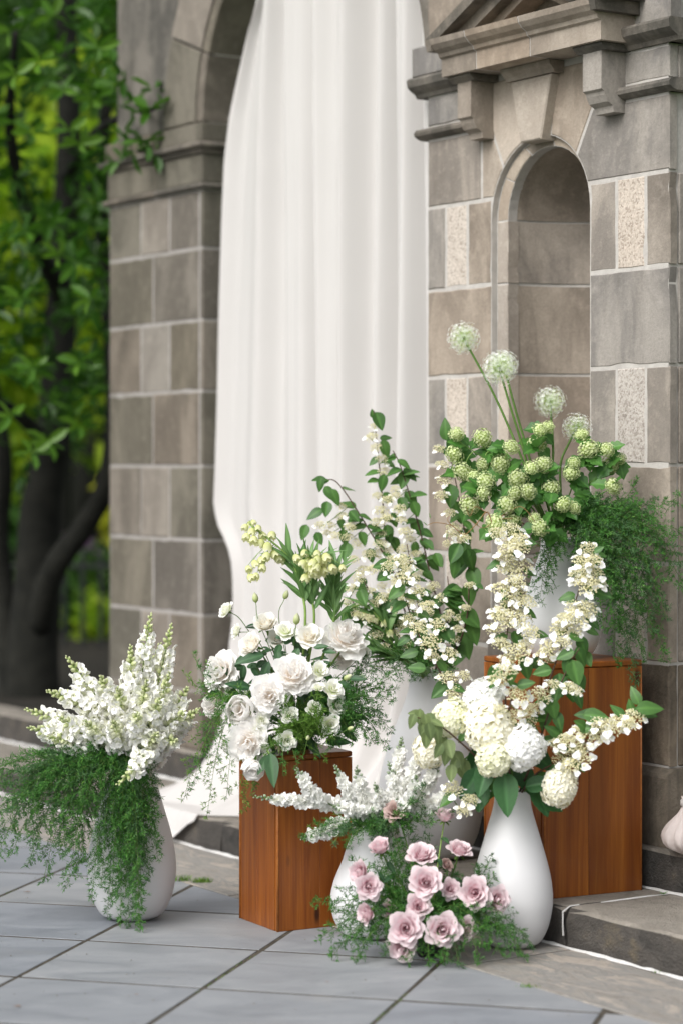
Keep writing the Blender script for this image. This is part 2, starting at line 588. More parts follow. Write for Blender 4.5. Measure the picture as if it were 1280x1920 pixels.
def leaf_mat(name, dark, light, back, trans=0.3, rough=0.45, spec=0.4):
    m, nt = new_mat(name); n = N(nt)
    x = n.noise(n.coords((1, 1, 1)), 35, 3, 0.6)
    v = n.attr('v')
    r = n.rand()
    col = n.mix(r, dark, light)
    col = n.mix(n.ramp(x, [(0.3, (0.35,) * 3), (0.7, (0, 0, 0))]), col, tuple(c * 0.7 for c in dark))
    col = n.mix(n.math('MULTIPLY', v, 0.45), col, tuple(min(1, c * 2.0) for c in light))   # pale midrib and veins
    g = n.new('ShaderNodeNewGeometry')
    col = n.mix(n.math('MULTIPLY', g.outputs['Backfacing'], 0.6), col, back)
    sh = n.bsdf(col, rough, None, spec)
    n.out(n.translucent(sh, tuple(min(1, c * 1.5) for c in light), trans))
    return m


def mass_mat(name, stops, trans=0.3, rough=0.55, spec=0.25):
    """for meshes of many small leaves or needles: each takes its colour from attribute rnd"""
    m, nt = new_mat(name); n = N(nt)
    col = n.ramp(n.attr('rnd'), stops)
    sh = n.bsdf(col, rough, None, spec)
    n.out(n.translucent(sh, col, trans))
    return m


M['rose'] = petal_mat('pink_rose_petal', (0.70, 0.34, 0.42), (0.86, 0.67, 0.71), (0.91, 0.80, 0.82), 0.32, 0.08)
M['rose_faded'] = petal_mat('dusty_rose_petal', (0.50, 0.24, 0.24), (0.62, 0.43, 0.40), (0.68, 0.53, 0.49), 0.2, 0.08)
M['peony'] = petal_mat('white_peony_petal', (0.97, 0.91, 0.84), (0.975, 0.96, 0.94), (0.98, 0.97, 0.96), 0.40, 0.02)
M['white_rose'] = petal_mat('cream_rose_petal', (0.95, 0.88, 0.74), (0.965, 0.945, 0.89), (0.97, 0.96, 0.93), 0.34, 0.02)
M['lisianthus'] = petal_mat('lisianthus_petal', (0.70, 0.78, 0.42), (0.93, 0.93, 0.83), (0.95, 0.95, 0.92), 0.20, 0.03)
M['bud_green'] = petal_mat('green_bud', (0.30, 0.42, 0.10), (0.60, 0.66, 0.33), (0.76, 0.78, 0.56), 0.2, 0.1)
M['snap'] = petal_mat('snapdragon_petal', (0.82, 0.85, 0.56), (0.95, 0.945, 0.92), (0.96, 0.955, 0.95), 0.20, 0.03)
M['snap_bud'] = petal_mat('snapdragon_bud', (0.40, 0.50, 0.16), (0.64, 0.70, 0.36), (0.80, 0.82, 0.58), 0.25, 0.15)
M['stock'] = petal_mat('stock_petal', (0.80, 0.83, 0.62), (0.955, 0.955, 0.92), (0.97, 0.97, 0.955), 0.3, 0.04)
M['stock_bud'] = petal_mat('stock_bud', (0.18, 0.25, 0.14), (0.30, 0.38, 0.24), (0.46, 0.52, 0.40), 0.15, 0.2)
M['floret'] = petal_mat('white_floret', (0.76, 0.78, 0.58), (0.93, 0.93, 0.92), (0.95, 0.95, 0.95), 0.18, 0.03)
M['cream'] = petal_mat('cream_floret', (0.62, 0.60, 0.26), (0.84, 0.80, 0.52), (0.93, 0.91, 0.72), 0.22, 0.08)
M['hyd_white'] = petal_mat('white_hydrangea', (0.88, 0.89, 0.78), (0.955, 0.955, 0.945), (0.96, 0.96, 0.955), 0.16, 0.02)
M['hyd_cream'] = petal_mat('cream_hydrangea', (0.84, 0.81, 0.54), (0.94, 0.915, 0.77), (0.955, 0.94, 0.85), 0.18, 0.03)
M['hyd_green'] = petal_mat('greenish_hydrangea', (0.72, 0.76, 0.40), (0.90, 0.90, 0.68), (0.93, 0.92, 0.77), 0.18, 0.04)
M['snowball'] = petal_mat('snowball_floret', (0.46, 0.60, 0.15), (0.68, 0.77, 0.38), (0.80, 0.86, 0.55), 0.26, 0.22)
M['allium'] = petal_mat('allium_floret', (0.75, 0.84, 0.60), (0.94, 0.955, 0.93), (0.96, 0.965, 0.95), 0.20, 0.03)
M['allium_core'] = petal_mat('allium_pedicel', (0.35, 0.58, 0.10), (0.50, 0.70, 0.20), (0.70, 0.80, 0.42), 0.35, 0.05)
M['bell'] = petal_mat('ivory_bell', (0.66, 0.72, 0.26), (0.85, 0.87, 0.48), (0.92, 0.92, 0.66), 0.42, 0.08)
M['stem'] = plain('green_stem', (0.075, 0.15, 0.03), (0.13, 0.23, 0.055), 30, 0.5)
M['stem_pale'] = plain('pale_green_stem', (0.17, 0.28, 0.065), (0.26, 0.38, 0.11), 30, 0.5)
M['twig'] = plain('brown_twig', (0.055, 0.035, 0.025), (0.13, 0.085, 0.06), 60, 0.7)
M['willow'] = plain('curly_willow', (0.20, 0.115, 0.045), (0.32, 0.19, 0.08), 60, 0.6)
M['leaf_vib'] = leaf_mat('viburnum_leaf', (0.0390, 0.1105, 0.0286), (0.0884, 0.2015, 0.0442), (0.1560, 0.2470, 0.0975))
M['leaf_pale'] = leaf_mat('dusty_green_leaf', (0.11, 0.16, 0.065), (0.19, 0.25, 0.10), (0.24, 0.29, 0.15), 0.25)
M['leaf_snow'] = leaf_mat('snowball_leaf', (0.0420, 0.1320, 0.0264), (0.0900, 0.2280, 0.0432), (0.1440, 0.2640, 0.0840))
M['leaf_dark'] = leaf_mat('dark_rose_leaf', (0.0304, 0.0856, 0.0373), (0.0621, 0.1380, 0.0580), (0.1242, 0.2070, 0.1104))
M['leaf_hyd'] = leaf_mat('hydrangea_leaf', (0.0275, 0.0975, 0.0325), (0.0500, 0.1438, 0.0450), (0.1000, 0.1875, 0.0750))
M['leaf_frit'] = leaf_mat('fritillaria_leaf', (0.0900, 0.1980, 0.0660), (0.1680, 0.3000, 0.1020), (0.1920, 0.3120, 0.1200))
M['fern'] = mass_mat('fern_needles', [(0.0, (0.0396, 0.1333, 0.0293)), (0.5, (0.0762, 0.2245, 0.0439)), (0.85, (0.1348, 0.3227, 0.0610)), (1.0, (0.2379, 0.4349, 0.0915))])
M['fern_bright'] = mass_mat('bright_fern_needles', [(0.0, (0.07, 0.16, 0.022)), (0.5, (0.13, 0.26, 0.04)), (1.0, (0.24, 0.38, 0.08))])
M['fern_grey'] = mass_mat('grey_fern_needles', [(0.0, (0.0469, 0.1222, 0.0475)), (0.5, (0.0860, 0.1869, 0.0712)), (1.0, (0.1562, 0.2875, 0.1069))])
M['tree_leaf'] = mass_mat('tree_leaves', [(0.0, (0.0156, 0.0572, 0.0052)), (0.5, (0.0390, 0.1235, 0.0091)), (0.85, (0.0806, 0.2015, 0.0156)), (1.0, (0.1495, 0.2990, 0.0260))], 0.45, 0.4, 0.4)
M['lit_lime_leaf'] = mass_mat('lit_lime_leaves', [(0.0, (0.14, 0.27, 0.012)), (0.5, (0.28, 0.45, 0.02)), (1.0, (0.48, 0.60, 0.05))], 0.55)  # pale lime: the light on the far foliage is put into the colour
M['far_leaf'] = mass_mat('far_leaves', [(0.0, (0.018, 0.052, 0.010)), (0.6, (0.045, 0.12, 0.015)), (1.0, (0.13, 0.26, 0.03))], 0.4)
M['purple'] = mass_mat('purple_flowers', [(0.0, (0.10, 0.04, 0.12)), (1.0, (0.30, 0.16, 0.32))], 0.3)
M['yellow_leaf'] = mass_mat('yellow_leaves', [(0.0, (0.30, 0.34, 0.02)), (1.0, (0.55, 0.55, 0.04))], 0.4)
M['dry_leaf'] = leaf_mat('dry_leaf', (0.16, 0.075, 0.045), (0.24, 0.13, 0.075), (0.22, 0.13, 0.08), 0.1)

# ------------------------------------------------------------------ ground and paving
def sheet(name, pts, z, mat, **kw):
    return obj(name, mesh(name, [(p[0], p[1], z) for p in pts], [tuple(range(len(pts)))], mat), **kw)


sheet('lawn', [(-90, -60), (90, -60), (90, 130), (-90, 130)], -0.05, M['lawn'], kind='structure')
bed = [wl(-9.5, -9, 0), wl(5, -9, 0), wl(5, 2.2, 0), wl(-9.5, 2.2, 0)]
sheet('paving_bed', bed, -0.0013, M['joint'], kind='structure')
sheet('garden_bed', [wl(-12, 0.5, 0), wl(-3.32, 0.5, 0), wl(-3.32, 4.6, 0), wl(-12, 4.6, 0)], 0.19, M['soil'], kind='structure')


def clip_half(poly, fn):
    """keep the part of poly where fn >= 0"""
    out = []
    n = len(poly)
    for i in range(n):
        a, b = poly[i], poly[(i + 1) % n]
        fa, fb = fn(a), fn(b)
        if fa >= 0: out.append(a)
        if (fa >= 0) != (fb >= 0):
            t = fa / (fa - fb)
            out.append((a[0] + (b[0] - a[0]) * t, a[1] + (b[1] - a[1]) * t))
    return out


D1 = Vector((0.265, 0.964, 0)).normalized()
D2 = Vector((D1.y, -D1.x, 0))
terrace = empty('slate_paving', kind='structure')
BORDER = -0.357
CW, RW = 0.483, 0.4605
for i in range(-8, 9):
    for j in range(-8, 9):
        c0 = -1.818 + CW * i; r0 = 5.363 + RW * j
        cc = D2 * (c0 + CW / 2) + D1 * (r0 + RW / 2)
        if not (-3.6 < cc.x < 3.4 and 2.6 < cc.y < 10.5): continue
        def ly_of(p):
            return (D2 * p[0] + D1 * p[1] - ORG).dot(UY)
        jit = lambda: rng.uniform(-0.002, 0.002)
        g = 0.0066
        h = 0.0092
        poly = [(c0 + g + jit(), r0 + h + jit()), (c0 + CW - g + jit(), r0 + h + jit()), (c0 + CW - g + jit(), r0 + RW - h + jit()), (c0 + g + jit(), r0 + RW - h + jit())]
        poly = clip_half(poly, lambda p: BORDER - 0.006 - ly_of(p))
        if len(poly) < 3: continue
        area = 0.5 * abs(sum(poly[k][0] * poly[(k + 1) % len(poly)][1] - poly[(k + 1) % len(poly)][0] * poly[k][1] for k in range(len(poly))))
        if area < 0.004: continue
        dz = rng.uniform(-0.0003, 0.0008); ta = rng.uniform(-0.0012, 0.0012); tb = rng.uniform(-0.0012, 0.0012)
        def fn(p, q, h, c0=c0, r0=r0):
            w = D2 * p + D1 * q
            return (w.x, w.y, h + dz + (p - c0 - CW / 2) * ta + (q - r0 - RW / 2) * tb if h > -0.015 else h)
        mb = MB(); mb.prism(poly, 0.0, -0.03, fn, 0.0006)
        mb.build('tile', M['slate'], terrace)

border = empty('flagstone_border', ORG, WROT, kind='structure')
cuts = [-6.5, -5.2, -4.1, -3.05, -2.02, -0.985, 0.165, 1.35, 2.5]
for a, b in zip(cuts[:-1], cuts[1:]):
    n = 8; poly = []
    for k in range(n + 1):
        poly.append((a + 0.004 + (b - a - 0.008) * k / n, BORDER + rng.uniform(-0.005, 0.003)))
    for k in range(n + 1):
        poly.append((b - 0.004 - (b - a - 0.008) * k / n, -0.006 + rng.uniform(-0.004, 0.002)))
    mb = MB(); mb.prism(poly, 0.001, -0.03, lambda p, q, h: (p, q, h), 0.004)
    mb.build('flagstone', M['flag'], border)


def rough_block(t0, t1, y0, y1, z0, z1, j=0.004, n=16):
    v = []; f = []
    for i in range(n + 1):
        t = t0 + (t1 - t0) * i / n
        e = 0.006 if i in (0, n) else 0.0
        r = lambda: rng.uniform(-j, j)
        v += [(t, y0 + 0.002 + e + r() * .5, z0), (t, y0 + e + r() * 1.3, z0 + (z1 - z0) * 0.33), (t, y0 + e + r() * 1.3, z0 + (z1 - z0) * 0.68),
              (t, y0 + 0.003 + e + r(), z1 - 0.009 - e + r() * .5), (t, y0 + 0.014 + e + r(), z1 - 0.001 - e * .5 + r() * .15), (t, y0 + 0.04, z1), (t, y1, z1), (t, y1, z0)]
    for i in range(n):
        for k in range(8):
            k2 = (k + 1) % 8
            f.append((i * 8 + k, (i + 1) * 8 + k, (i + 1) * 8 + k2, i * 8 + k2))
    f.append(tuple(range(8))); f.append(tuple(reversed(range(n * 8, n * 8 + 8))))
    return MB().add(v, f)


def mortar_bead(pts, w, h, n_per=28, j=0.35):
    """an uneven bead of white mortar along a polyline in the wall frame (x, y, z)"""
    P = [Vector(p) for p in pts]
    v = []; f = []
    L = sum((P[i + 1] - P[i]).length for i in range(len(P) - 1))
    m = max(4, int(L * n_per)); q = []
    for i in range(m + 1):
        s = L * i / m
        for k in range(len(P) - 1):
            l = (P[k + 1] - P[k]).length
            if s <= l or k == len(P) - 2:
                q.append(P[k].lerp(P[k + 1], min(1, s / l))); break
            s -= l
    for i, p in enumerate(q):
        d = (q[min(i + 1, m)] - q[max(0, i - 1)]).normalized()
        s = Vector((0, 0, 1)).cross(d)
        s = s.normalized() if s.length > 1e-3 else Vector((0, 1, 0))
        u = d.cross(s)
        wa = w * (1 + rng.uniform(-j, j)); wb = w * (1 + rng.uniform(-j, j)); hh = h * (1 + rng.uniform(-j, j))
        v += [p + s * wa, p + u * hh + s * wa * .4, p + u * hh - s * wb * .4, p - s * wb]
    for i in range(m):
        for k in range(3):
            f.append((i * 4 + k, (i + 1) * 4 + k, (i + 1) * 4 + k + 1, i * 4 + k + 1))
    return MB().add(v, f)


step = empty('stone_step', ORG, WROT, kind='structure')
SZ = 0.105
cuts = [-6.4, -4.7, -3.15, -1.66, -0.62, 0.127, 1.42, 2.7]
for a, b in zip(cuts[:-1], cuts[1:]):
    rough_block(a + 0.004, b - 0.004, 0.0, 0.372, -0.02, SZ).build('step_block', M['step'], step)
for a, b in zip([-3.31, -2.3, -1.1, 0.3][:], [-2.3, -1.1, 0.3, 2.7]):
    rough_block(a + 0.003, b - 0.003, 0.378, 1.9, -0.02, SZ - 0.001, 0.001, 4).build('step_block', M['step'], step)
mortar_bead([(-6.4, -0.004, 0.001), (2.7, -0.004, 0.001)], 0.0068, 0.005, j=.5).build('mortar_line', M['caulk'], step)
mortar_bead([(0.129, -0.004, 0.03), (0.127, -0.003, 0.10), (0.128, 0.012, 0.104), (0.129, 0.05, 0.105)], 0.0032, 0.002, j=.5).build('mortar_line', M['caulk'], step)
mortar_bead([(0.134, 0.12, 0.105), (0.136, 0.36, 0.105)], 0.0032, 0.002, j=.5).build('mortar_line', M['caulk'], step)
plinth = empty('wall_plinth', ORG, WROT, kind='structure')
for a, b in ((-1.14, -0.35), (-0.35, 0.62), (0.62, 1.9)):
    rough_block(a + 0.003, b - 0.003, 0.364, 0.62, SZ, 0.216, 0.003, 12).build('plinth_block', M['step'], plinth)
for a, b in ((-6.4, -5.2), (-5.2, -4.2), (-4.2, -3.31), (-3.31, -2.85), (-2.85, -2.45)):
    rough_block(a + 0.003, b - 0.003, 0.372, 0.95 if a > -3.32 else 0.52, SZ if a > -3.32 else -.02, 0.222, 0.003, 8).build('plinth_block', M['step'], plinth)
mortar_bead([(-1.14, 0.361, SZ + .001), (1.9, 0.361, SZ + .001)], 0.0075, 0.005).build('mortar_line', M['caulk'], plinth)
mortar_bead([(-6.4, 0.369, SZ + .001), (-2.45, 0.369, SZ + .001)], 0.009, 0.006).build('mortar_line', M['caulk'], plinth)

# ------------------------------------------------------------------ the stone wall with its arch and niche
wall = empty('stone_archway', ORG, WROT, label='weathered grey and tan ashlar stone wall with a tall draped arch and small pedimented niche', cat='wall')
FACE = 0.42
G = 0.0045           # half a mortar joint
CH = 0.0035


def fn_face(p, q, h): return (p, h, q)


def stone(poly, mat, front=FACE, depth=0.045, name='stone', c=CH, gap=G):
    P = [Vector(p) for p in poly]
    area = sum(P[i].x * P[(i + 1) % len(P)].y - P[(i + 1) % len(P)].x * P[i].y for i in range(len(P)))
    if area < 0: P.reverse()
    P = inset(P, gap)
    if len(P) == 4:
        Q = []
        for i in range(4):
            p, q = P[i], P[(i + 1) % 4]; e = (q - p); nn = Vector((-e.y, e.x)).normalized()
            m = max(2, int(e.length / .04))
            for k in range(m):
                w = 0.0 if k == 0 else rng.uniform(-.0012, .0022)
                if k and rng.random() < .07: w += rng.uniform(.002, .005)
                Q.append(p + e * (k / m) + nn * w)
        P = Q
    mb = MB(); mb.prism(P, front + rng.uniform(-0.0015, 0.0015), front + depth, fn_face, c)
    return mb.build(name, M[mat], wall)


def rect(t0, t1, z0, z1, mat, front=FACE, depth=0.045, **kw):
    return stone([(t0, z0), (t1, z0), (t1, z1), (t0, z1)], mat, front, depth, **kw)


def arc(c, r, a0, a1, z0, n=10):
    return [(c + r * math.cos(math.radians(a0 + (a1 - a0) * k / n)), z0 + r * math.sin(math.radians(a0 + (a1 - a0) * k / n))) for k in range(n + 1)]


TL, TR = -1.086, 0.066
NC, NR, NS = -0.5165, 0.2315, 2.0         # outer edge of the niche opening
IC, IR = -0.4945, 0.1995                  # the niche itself
NL, NRT = NC - NR, NC + NR
ZJ = [0.43, 0.716, 0.99, 1.262, 1.537, 1.81, 2.07]
MD = 0.4225                               # face of the mortar between the stones
mb = MB()
mb.box(TL + .004, NL - .003, MD, 0.95, 0.2, NS)
mb.box(NRT + .003, TR - .010, MD, 0.95, 0.2, NS)
mb.prism([(TL + .004, NS), (NL - .003, NS)] + arc(NC, NR + .003, 180, 0, NS, 20) + [(NRT + .003, NS), (TR - .010, NS), (TR - .010, 3.5), (TL + .004, 3.5)], MD, 0.95, fn_face)
mb.box(NL - .003, NRT + .003, 0.80, 0.95, 0.2, NS - .01)
mb.box(NL - .003, NRT + .003, MD, 0.80, 0.2, 0.72)
mb.build('mortar', M['mortar'], wall)
left_light = {0.716: ('stone_grey', 'stone_light', 'stone_brown'), 1.262: ('stone_blue', 'stone_light', 'stone_grey'), 1.81: ('stone_grey', 'stone_light', 'stone_brown')}
big = {0.43: ('stone_brown', 'stone_stained'), 0.99: ('stone_brown', 'stone_brown'), 1.537: ('stone_brown', 'stone_grey')}
for z0, z1 in zip(ZJ[:-1], ZJ[1:]):
    if z0 in left_light:
        a, b, c = left_light[z0]
        rect(TL, -0.988, z0, z1, 'stone_grey' if z0 != 1.262 else 'stone_blue'); rect(-0.988, -0.874, z0, z1, b); rect(-0.874, NL, z0, z1, c)
        zt = z1
        rect(NRT, -0.163, z0, zt, 'stone_grey'); rect(-0.163, -0.039, z0, zt, b); rect(-0.039, TR, z0, zt, 'stone_brown' if z0 != 1.262 else 'stone_grey', depth=0.028)
    else:
        a, b = big[z0]
        rect(TL, NL, z0, z1, a); rect(NRT, TR, z0, z1, b, depth=0.028)
    # stones of the return, behind the corner
    rect2 = MB(); rect2.box(TR - 0.09, TR - .004, 0.456, 0.95, z0 + G, z1 - G, CH)
    rect2.build('stone', M['stone_stained' if z0 < 0.7 else rng.choice(['stone_brown', 'stone_grey'])], wall)
# base course, slightly proud with a sloped top
for t0, t1 in ((TL - .02, -0.62), (-0.62, -0.14), (-0.14, TR + 0.02)):
    mb = MB(); mb.prism([(0.395, 0.216), (0.395, 0.405), (0.40, 0.416), (0.421, 0.43), (0.50, 0.43), (0.50, 0.216)], t0 + .003, t1 - .003, lambda p, q, h: (h, p, q))
    mb.build('base_stone', M['stone_stained'], wall)
mb = MB(); mb.box(TR - .05, TR + .017, 0.502, 0.95, 0.216, 0.425, CH); mb.build('base_stone', M['stone_stained'], wall)
# stones round the head of the niche
sill = MB(); sill.box(NL + .004, NRT - .004, 0.40, 0.78, 0.66, 0.724, CH); sill.build('niche_sill', M['stone_brown'], wall)
rect(NL, NRT, 0.43, 0.655, 'stone_brown')
A_J = 138                                  # joint angle of the voussoirs
rect(TL, -0.80, 2.07, 2.283, 'stone_grey')
Lh = arc(NC, NR, 163, A_J, NS, 6)
za = math.degrees(math.asin(0.07 / NR))
stone([(-0.80, 2.07)] + arc(NC, NR, 180 - za, A_J, NS, 6) + [(-0.752, 2.283), (-0.80, 2.283)], 'stone_tan')
kb0, kb1, kt0, kt1 = -0.566, -0.468, -0.612, -0.420
stone(arc(NC, NR, A_J, 103, NS, 6) + [(-0.575, 2.28), (-0.607, 2.425), (-0.765, 2.425), (-0.765, 2.31)], 'stone_smooth')
stone(arc(NC, NR, 180 - A_J, 77, NS, 6) + [(-0.458, 2.28), (-0.426, 2.425), (-0.255, 2.425), (-0.255, 2.31)], 'stone_tan')
stone(arc(NC, NR, 180 - A_J, za, NS, 6) + [(TR, 2.07), (TR, 2.283), (-0.27, 2.283)], 'stone_grey', depth=0.028)
mb = MB(); mb.prism([(kb0, 2.215), (kb1, 2.215), (kt1, 2.40), (kt0, 2.40)], 0.388, 0.46, fn_face, 0.004); mb.build('keystone', M['stone_smooth'], wall)
mb = MB(); mb.prism([(0.365, 2.437), (0.368, 2.425), (0.382, 2.412), (0.386, 2.402), (0.44, 2.402), (0.44, 2.437)], kt0 - .02, kt1 + .02, lambda p, q, h: (h, p, q)); mb.build('keystone_cap', M['stone_tan'], wall)
# recessed band round the niche
mb = MB(); mb.box(NL - .002, IC - IR - .001, 0.4425, 0.478, 0.72, NS); mb.box(IC + IR + .001, NRT + .002, 0.4425, 0.478, 0.72, NS)
mb.prism(arc(NC, NR + .002, 180, 0, NS, 20) + arc(IC, IR + .001, 0, 180, NS, 20), 0.4425, 0.478, fn_face)
mb.build('band_mortar', M['mortar'], wall)
for z0, z1 in zip([0.72, 0.99, 1.262, 1.537, 1.81], [0.99, 1.262, 1.537, 1.81, 2.0]):
    rect(NL + .001, IC - IR + .004, z0, z1, 'stone_smooth', 0.44, 0.04, name='niche_band', gap=0.0025, c=0.002)
    rect(IC + IR - .002, NRT - .001, z0, z1, 'stone_smooth', 0.44, 0.04, name='niche_band', gap=0.001, c=0.001)
bands = [180, 146, 114, 82, 50, 0]
for a0, a1 in zip(bands[:-1], bands[1:]):
    stone(arc(NC, NR - .001, a0, a1, NS, 6) + arc(IC, IR, a1, a0, NS, 6), 'stone_tan', 0.44, 0.04, name='niche_band', gap=0.0018, c=0.0015)
# inside of the niche: curved courses and a half dome
def shell(z0, z1, mat, dome=False, n=18):
    v = []; f = []
    rows = [(IR, z0), (IR, z1)] if not dome else [(IR * math.cos(math.radians(e)), NS + .004 + (IR - .004) * math.sin(math.radians(e))) for e in range(0, 91, 9)]
    for r in rows:
        for k in range(n + 1):
            a = math.pi * (1 - k / n)
            v.append((IC + r[0] * math.cos(a), 0.475 + 1.45 * r[0] * math.sin(a), r[1]))
    for i in range(len(rows) - 1):
        for k in range(n):
            f.append((i * (n + 1) + k, i * (n + 1) + k + 1, (i + 1) * (n + 1) + k + 1, (i + 1) * (n + 1) + k))
    MB().add(v, f).build('niche_course', M[mat], wall, smooth=True)
for z0, z1, mt in ((0.725, 0.985, 'stone_brown'), (0.995, 1.257, 'stone_brown'), (1.267, 1.532, 'stone_brown'), (1.542, 1.805, 'stone_brown'), (1.815, 1.998, 'stone_grey')):
    shell(z0, z1, mt)
shell(0, 0, 'stone_brown', True)
v = []; f = []
for z in (0.72, 2.01):
    for k in range(19):
        a = math.pi * (1 - k / 18)
        v.append((IC + (IR + .003) * math.cos(a), 0.475 + (IR + .003) * 1.45 * math.sin(a), z))
for k in range(18): f.append((k, k + 1, k + 20, k + 19))
MB().add(v, f).build('niche_mortar', M['mortar'], wall, smooth=True)


def moulding(prof, t0, t1, mat, name, ret_right=None, ret_left=None):
    """profile (ly, z) swept along the wall from t0 to t1; ret_right: t of a corner round which the same profile returns"""
    MB().prism(prof, t0, t1, lambda p, q, h: (h, p, q)).build(name, M[mat], wall)
    for tc, s in ((ret_right, 1), (ret_left, -1)):
        if tc is None: continue
        pr = [(tc + s * (FACE - p[0]) if p[0] < FACE else tc - s * 0.03, p[1]) for p in prof]
        MB().prism(pr, FACE + .001, 0.95, lambda p, q, h: (p, h, q)).build(name, M[mat], wall)


astragal = [(0.46, 2.286), (0.418, 2.286), (0.405, 2.290), (0.392, 2.298), (0.390, 2.308), (0.398, 2.318), (0.415, 2.321), (0.46, 2.321)]
cyma = [(0.46, 2.420), (0.412, 2.420), (0.405, 2.432), (0.388, 2.442), (0.376, 2.452), (0.372, 2.472), (0.378, 2.480), (0.46, 2.480)]
for t0, t1, rr in ((TL - .03, -0.80, None), (-0.215, TR + .03, TR)):
    moulding(astragal, t0, t1, 'stone_weathered_shaded', 'string_moulding', rr)
    moulding(cyma, t0 - (0.015 if rr is None else 0), t1 + (0.018 if rr else 0), 'stone_weathered_shaded', 'cornice_moulding', rr)
rect(TL, -0.80, 2.323, 2.418, 'stone_blue'); rect(-0.13, TR, 2.323, 2.418, 'stone_blue', depth=0.028)
MB().box(TR - 0.09, TR - .004, 0.456, 0.95, 2.324, 2.417, CH).build('stone', M['stone_blue'], wall)
MB().box(TL - .035, -0.80, 0.385, 0.46, 2.483, 2.575, CH).build('block_stone', M['stone_blue'], wall)
MB().box(-0.06, TR + .004, 0.415, 0.46, 2.483, 2.60, CH).build('block_stone', M['stone_blue'], wall)
moulding([(p[0], p[1] + 0.182) for p in cyma], -0.06, TR + .04, 'stone_weathered_shaded', 'cornice_moulding', TR)
for t0, t1, z0, z1, mt in ((TL, -0.75, 2.58, 2.83, 'stone_brown'), (-0.75, -0.2, 2.56, 2.83, 'stone_weathered_shaded'), (-0.2, TR, 2.665, 2.83, 'stone_grey'), (TL, -0.5, 2.83, 3.1, 'stone_grey'),
                           (-0.5, TR, 2.83, 3.1, 'stone_brown'), (TL, -0.7, 3.1, 3.5, 'stone_brown'), (-0.7, TR, 3.1, 3.5, 'stone_grey')):
    rect(t0, t1, z0, z1, mt)
for z0, z1 in ((2.665, 2.83), (2.83, 3.1), (3.1, 3.5)):
    MB().box(TR - 0.09, TR - .004, 0.456, 0.95, z0 + G, z1 - G, CH).build('stone', M['stone_grey'], wall)
# brackets
for t0, t1, mt in ((-0.806, -0.738, 'stone_tan'), (-0.207, -0.125, 'stone_grey')):
    prof = [(0.335, 2.418), (0.335, 2.312), (0.345, 2.306), (0.348, 2.296), (0.358, 2.278), (0.376, 2.268), (0.380, 2.250), (0.46, 2.250), (0.46, 2.418)]
    mb = MB(); mb.prism(prof, t0, t1, lambda p, q, h: (h, p, q)); mb.build('bracket', M[mt], wall)
    cap = [(0.315, 2.437), (0.318, 2.430), (0.330, 2.422), (0.333, 2.4185), (0.46, 2.4185), (0.46, 2.437)]
    mb = MB(); mb.prism(cap, t0 - .022, t1 + .022, lambda p, q, h: (h, p, q)); mb.build('bracket_cap', M['stone_weathered_shaded'], wall)
# the pediment's cornice in three stones, then the raking cornices
corn = [(0.46, 2.439), (0.300, 2.439), (0.300, 2.492), (0.290, 2.497), (0.286, 2.508), (0.270, 2.518), (0.258, 2.532), (0.254, 2.549), (0.46, 2.549)]
splits = [-0.84, -0.665, -0.405, -0.085]
mats = ['stone_brown', 'stone_tan', 'stone_tan']
for i in range(3):
    a, b = splits[i], splits[i + 1]
    mb = MB(); mb.prism(corn, a + (.003 if i else 0), b - (.003 if i < 2 else 0), lambda p, q, h: (h, p, q)); mb.build('pediment_cornice', M[mats[i]], wall)
    if i:
        MB().prism([(p[0] + (.002 if p[0] < .45 else 0), p[1]) for p in corn], a - .003, a + .003, lambda p, q, h: (h, p, q)).build('mortar', M['mortar'], wall)
for (a, b, s) in ((-0.84, -0.865, -1), (-0.085, -0.06, 1)):     # the upper moulding turns the corner
    MB().prism([(0.262, 2.515), (0.254, 2.549), (0.46, 2.549), (0.46, 2.515)], a + s * .0005, b, lambda p, q, h: (h, p, q)).build('cornice_return', M['stone_weathered_shaded'], wall)
AP = -0.4545
for s in (1, -1):
    T = lambda t: t if s == 1 else 2 * AP - t
    sl = 0.466
    def rake(lo, hi, front, mat, e):
        base = 2.549 - 0.0
        zin = lambda t: base + lo + (t + 0.652) * sl
        zou = lambda t: base + hi + (t + 0.652) * sl
        t_in = -0.652 - lo / sl
        pl = []
        te = -0.652 - hi / sl - e
        pl = [(max(te, -0.90), 2.5505), (t_in, 2.5505), (AP, zin(AP)), (AP, zou(AP)), (max(te, -0.90), max(2.5515, zou(max(te, -0.90))))]
        MB().prism([(T(p[0]), p[1]) for p in pl], front, 0.455, fn_face).build('raking_cornice', M[mat], wall)
    rake(0.0, 0.028, 0.345, 'stone_brown', 0); rake(0.0285, 0.070, 0.305, 'stone_weathered_shaded', 0); rake(0.0705, 0.105, 0.262, 'stone_weathered_shaded', 0.0)

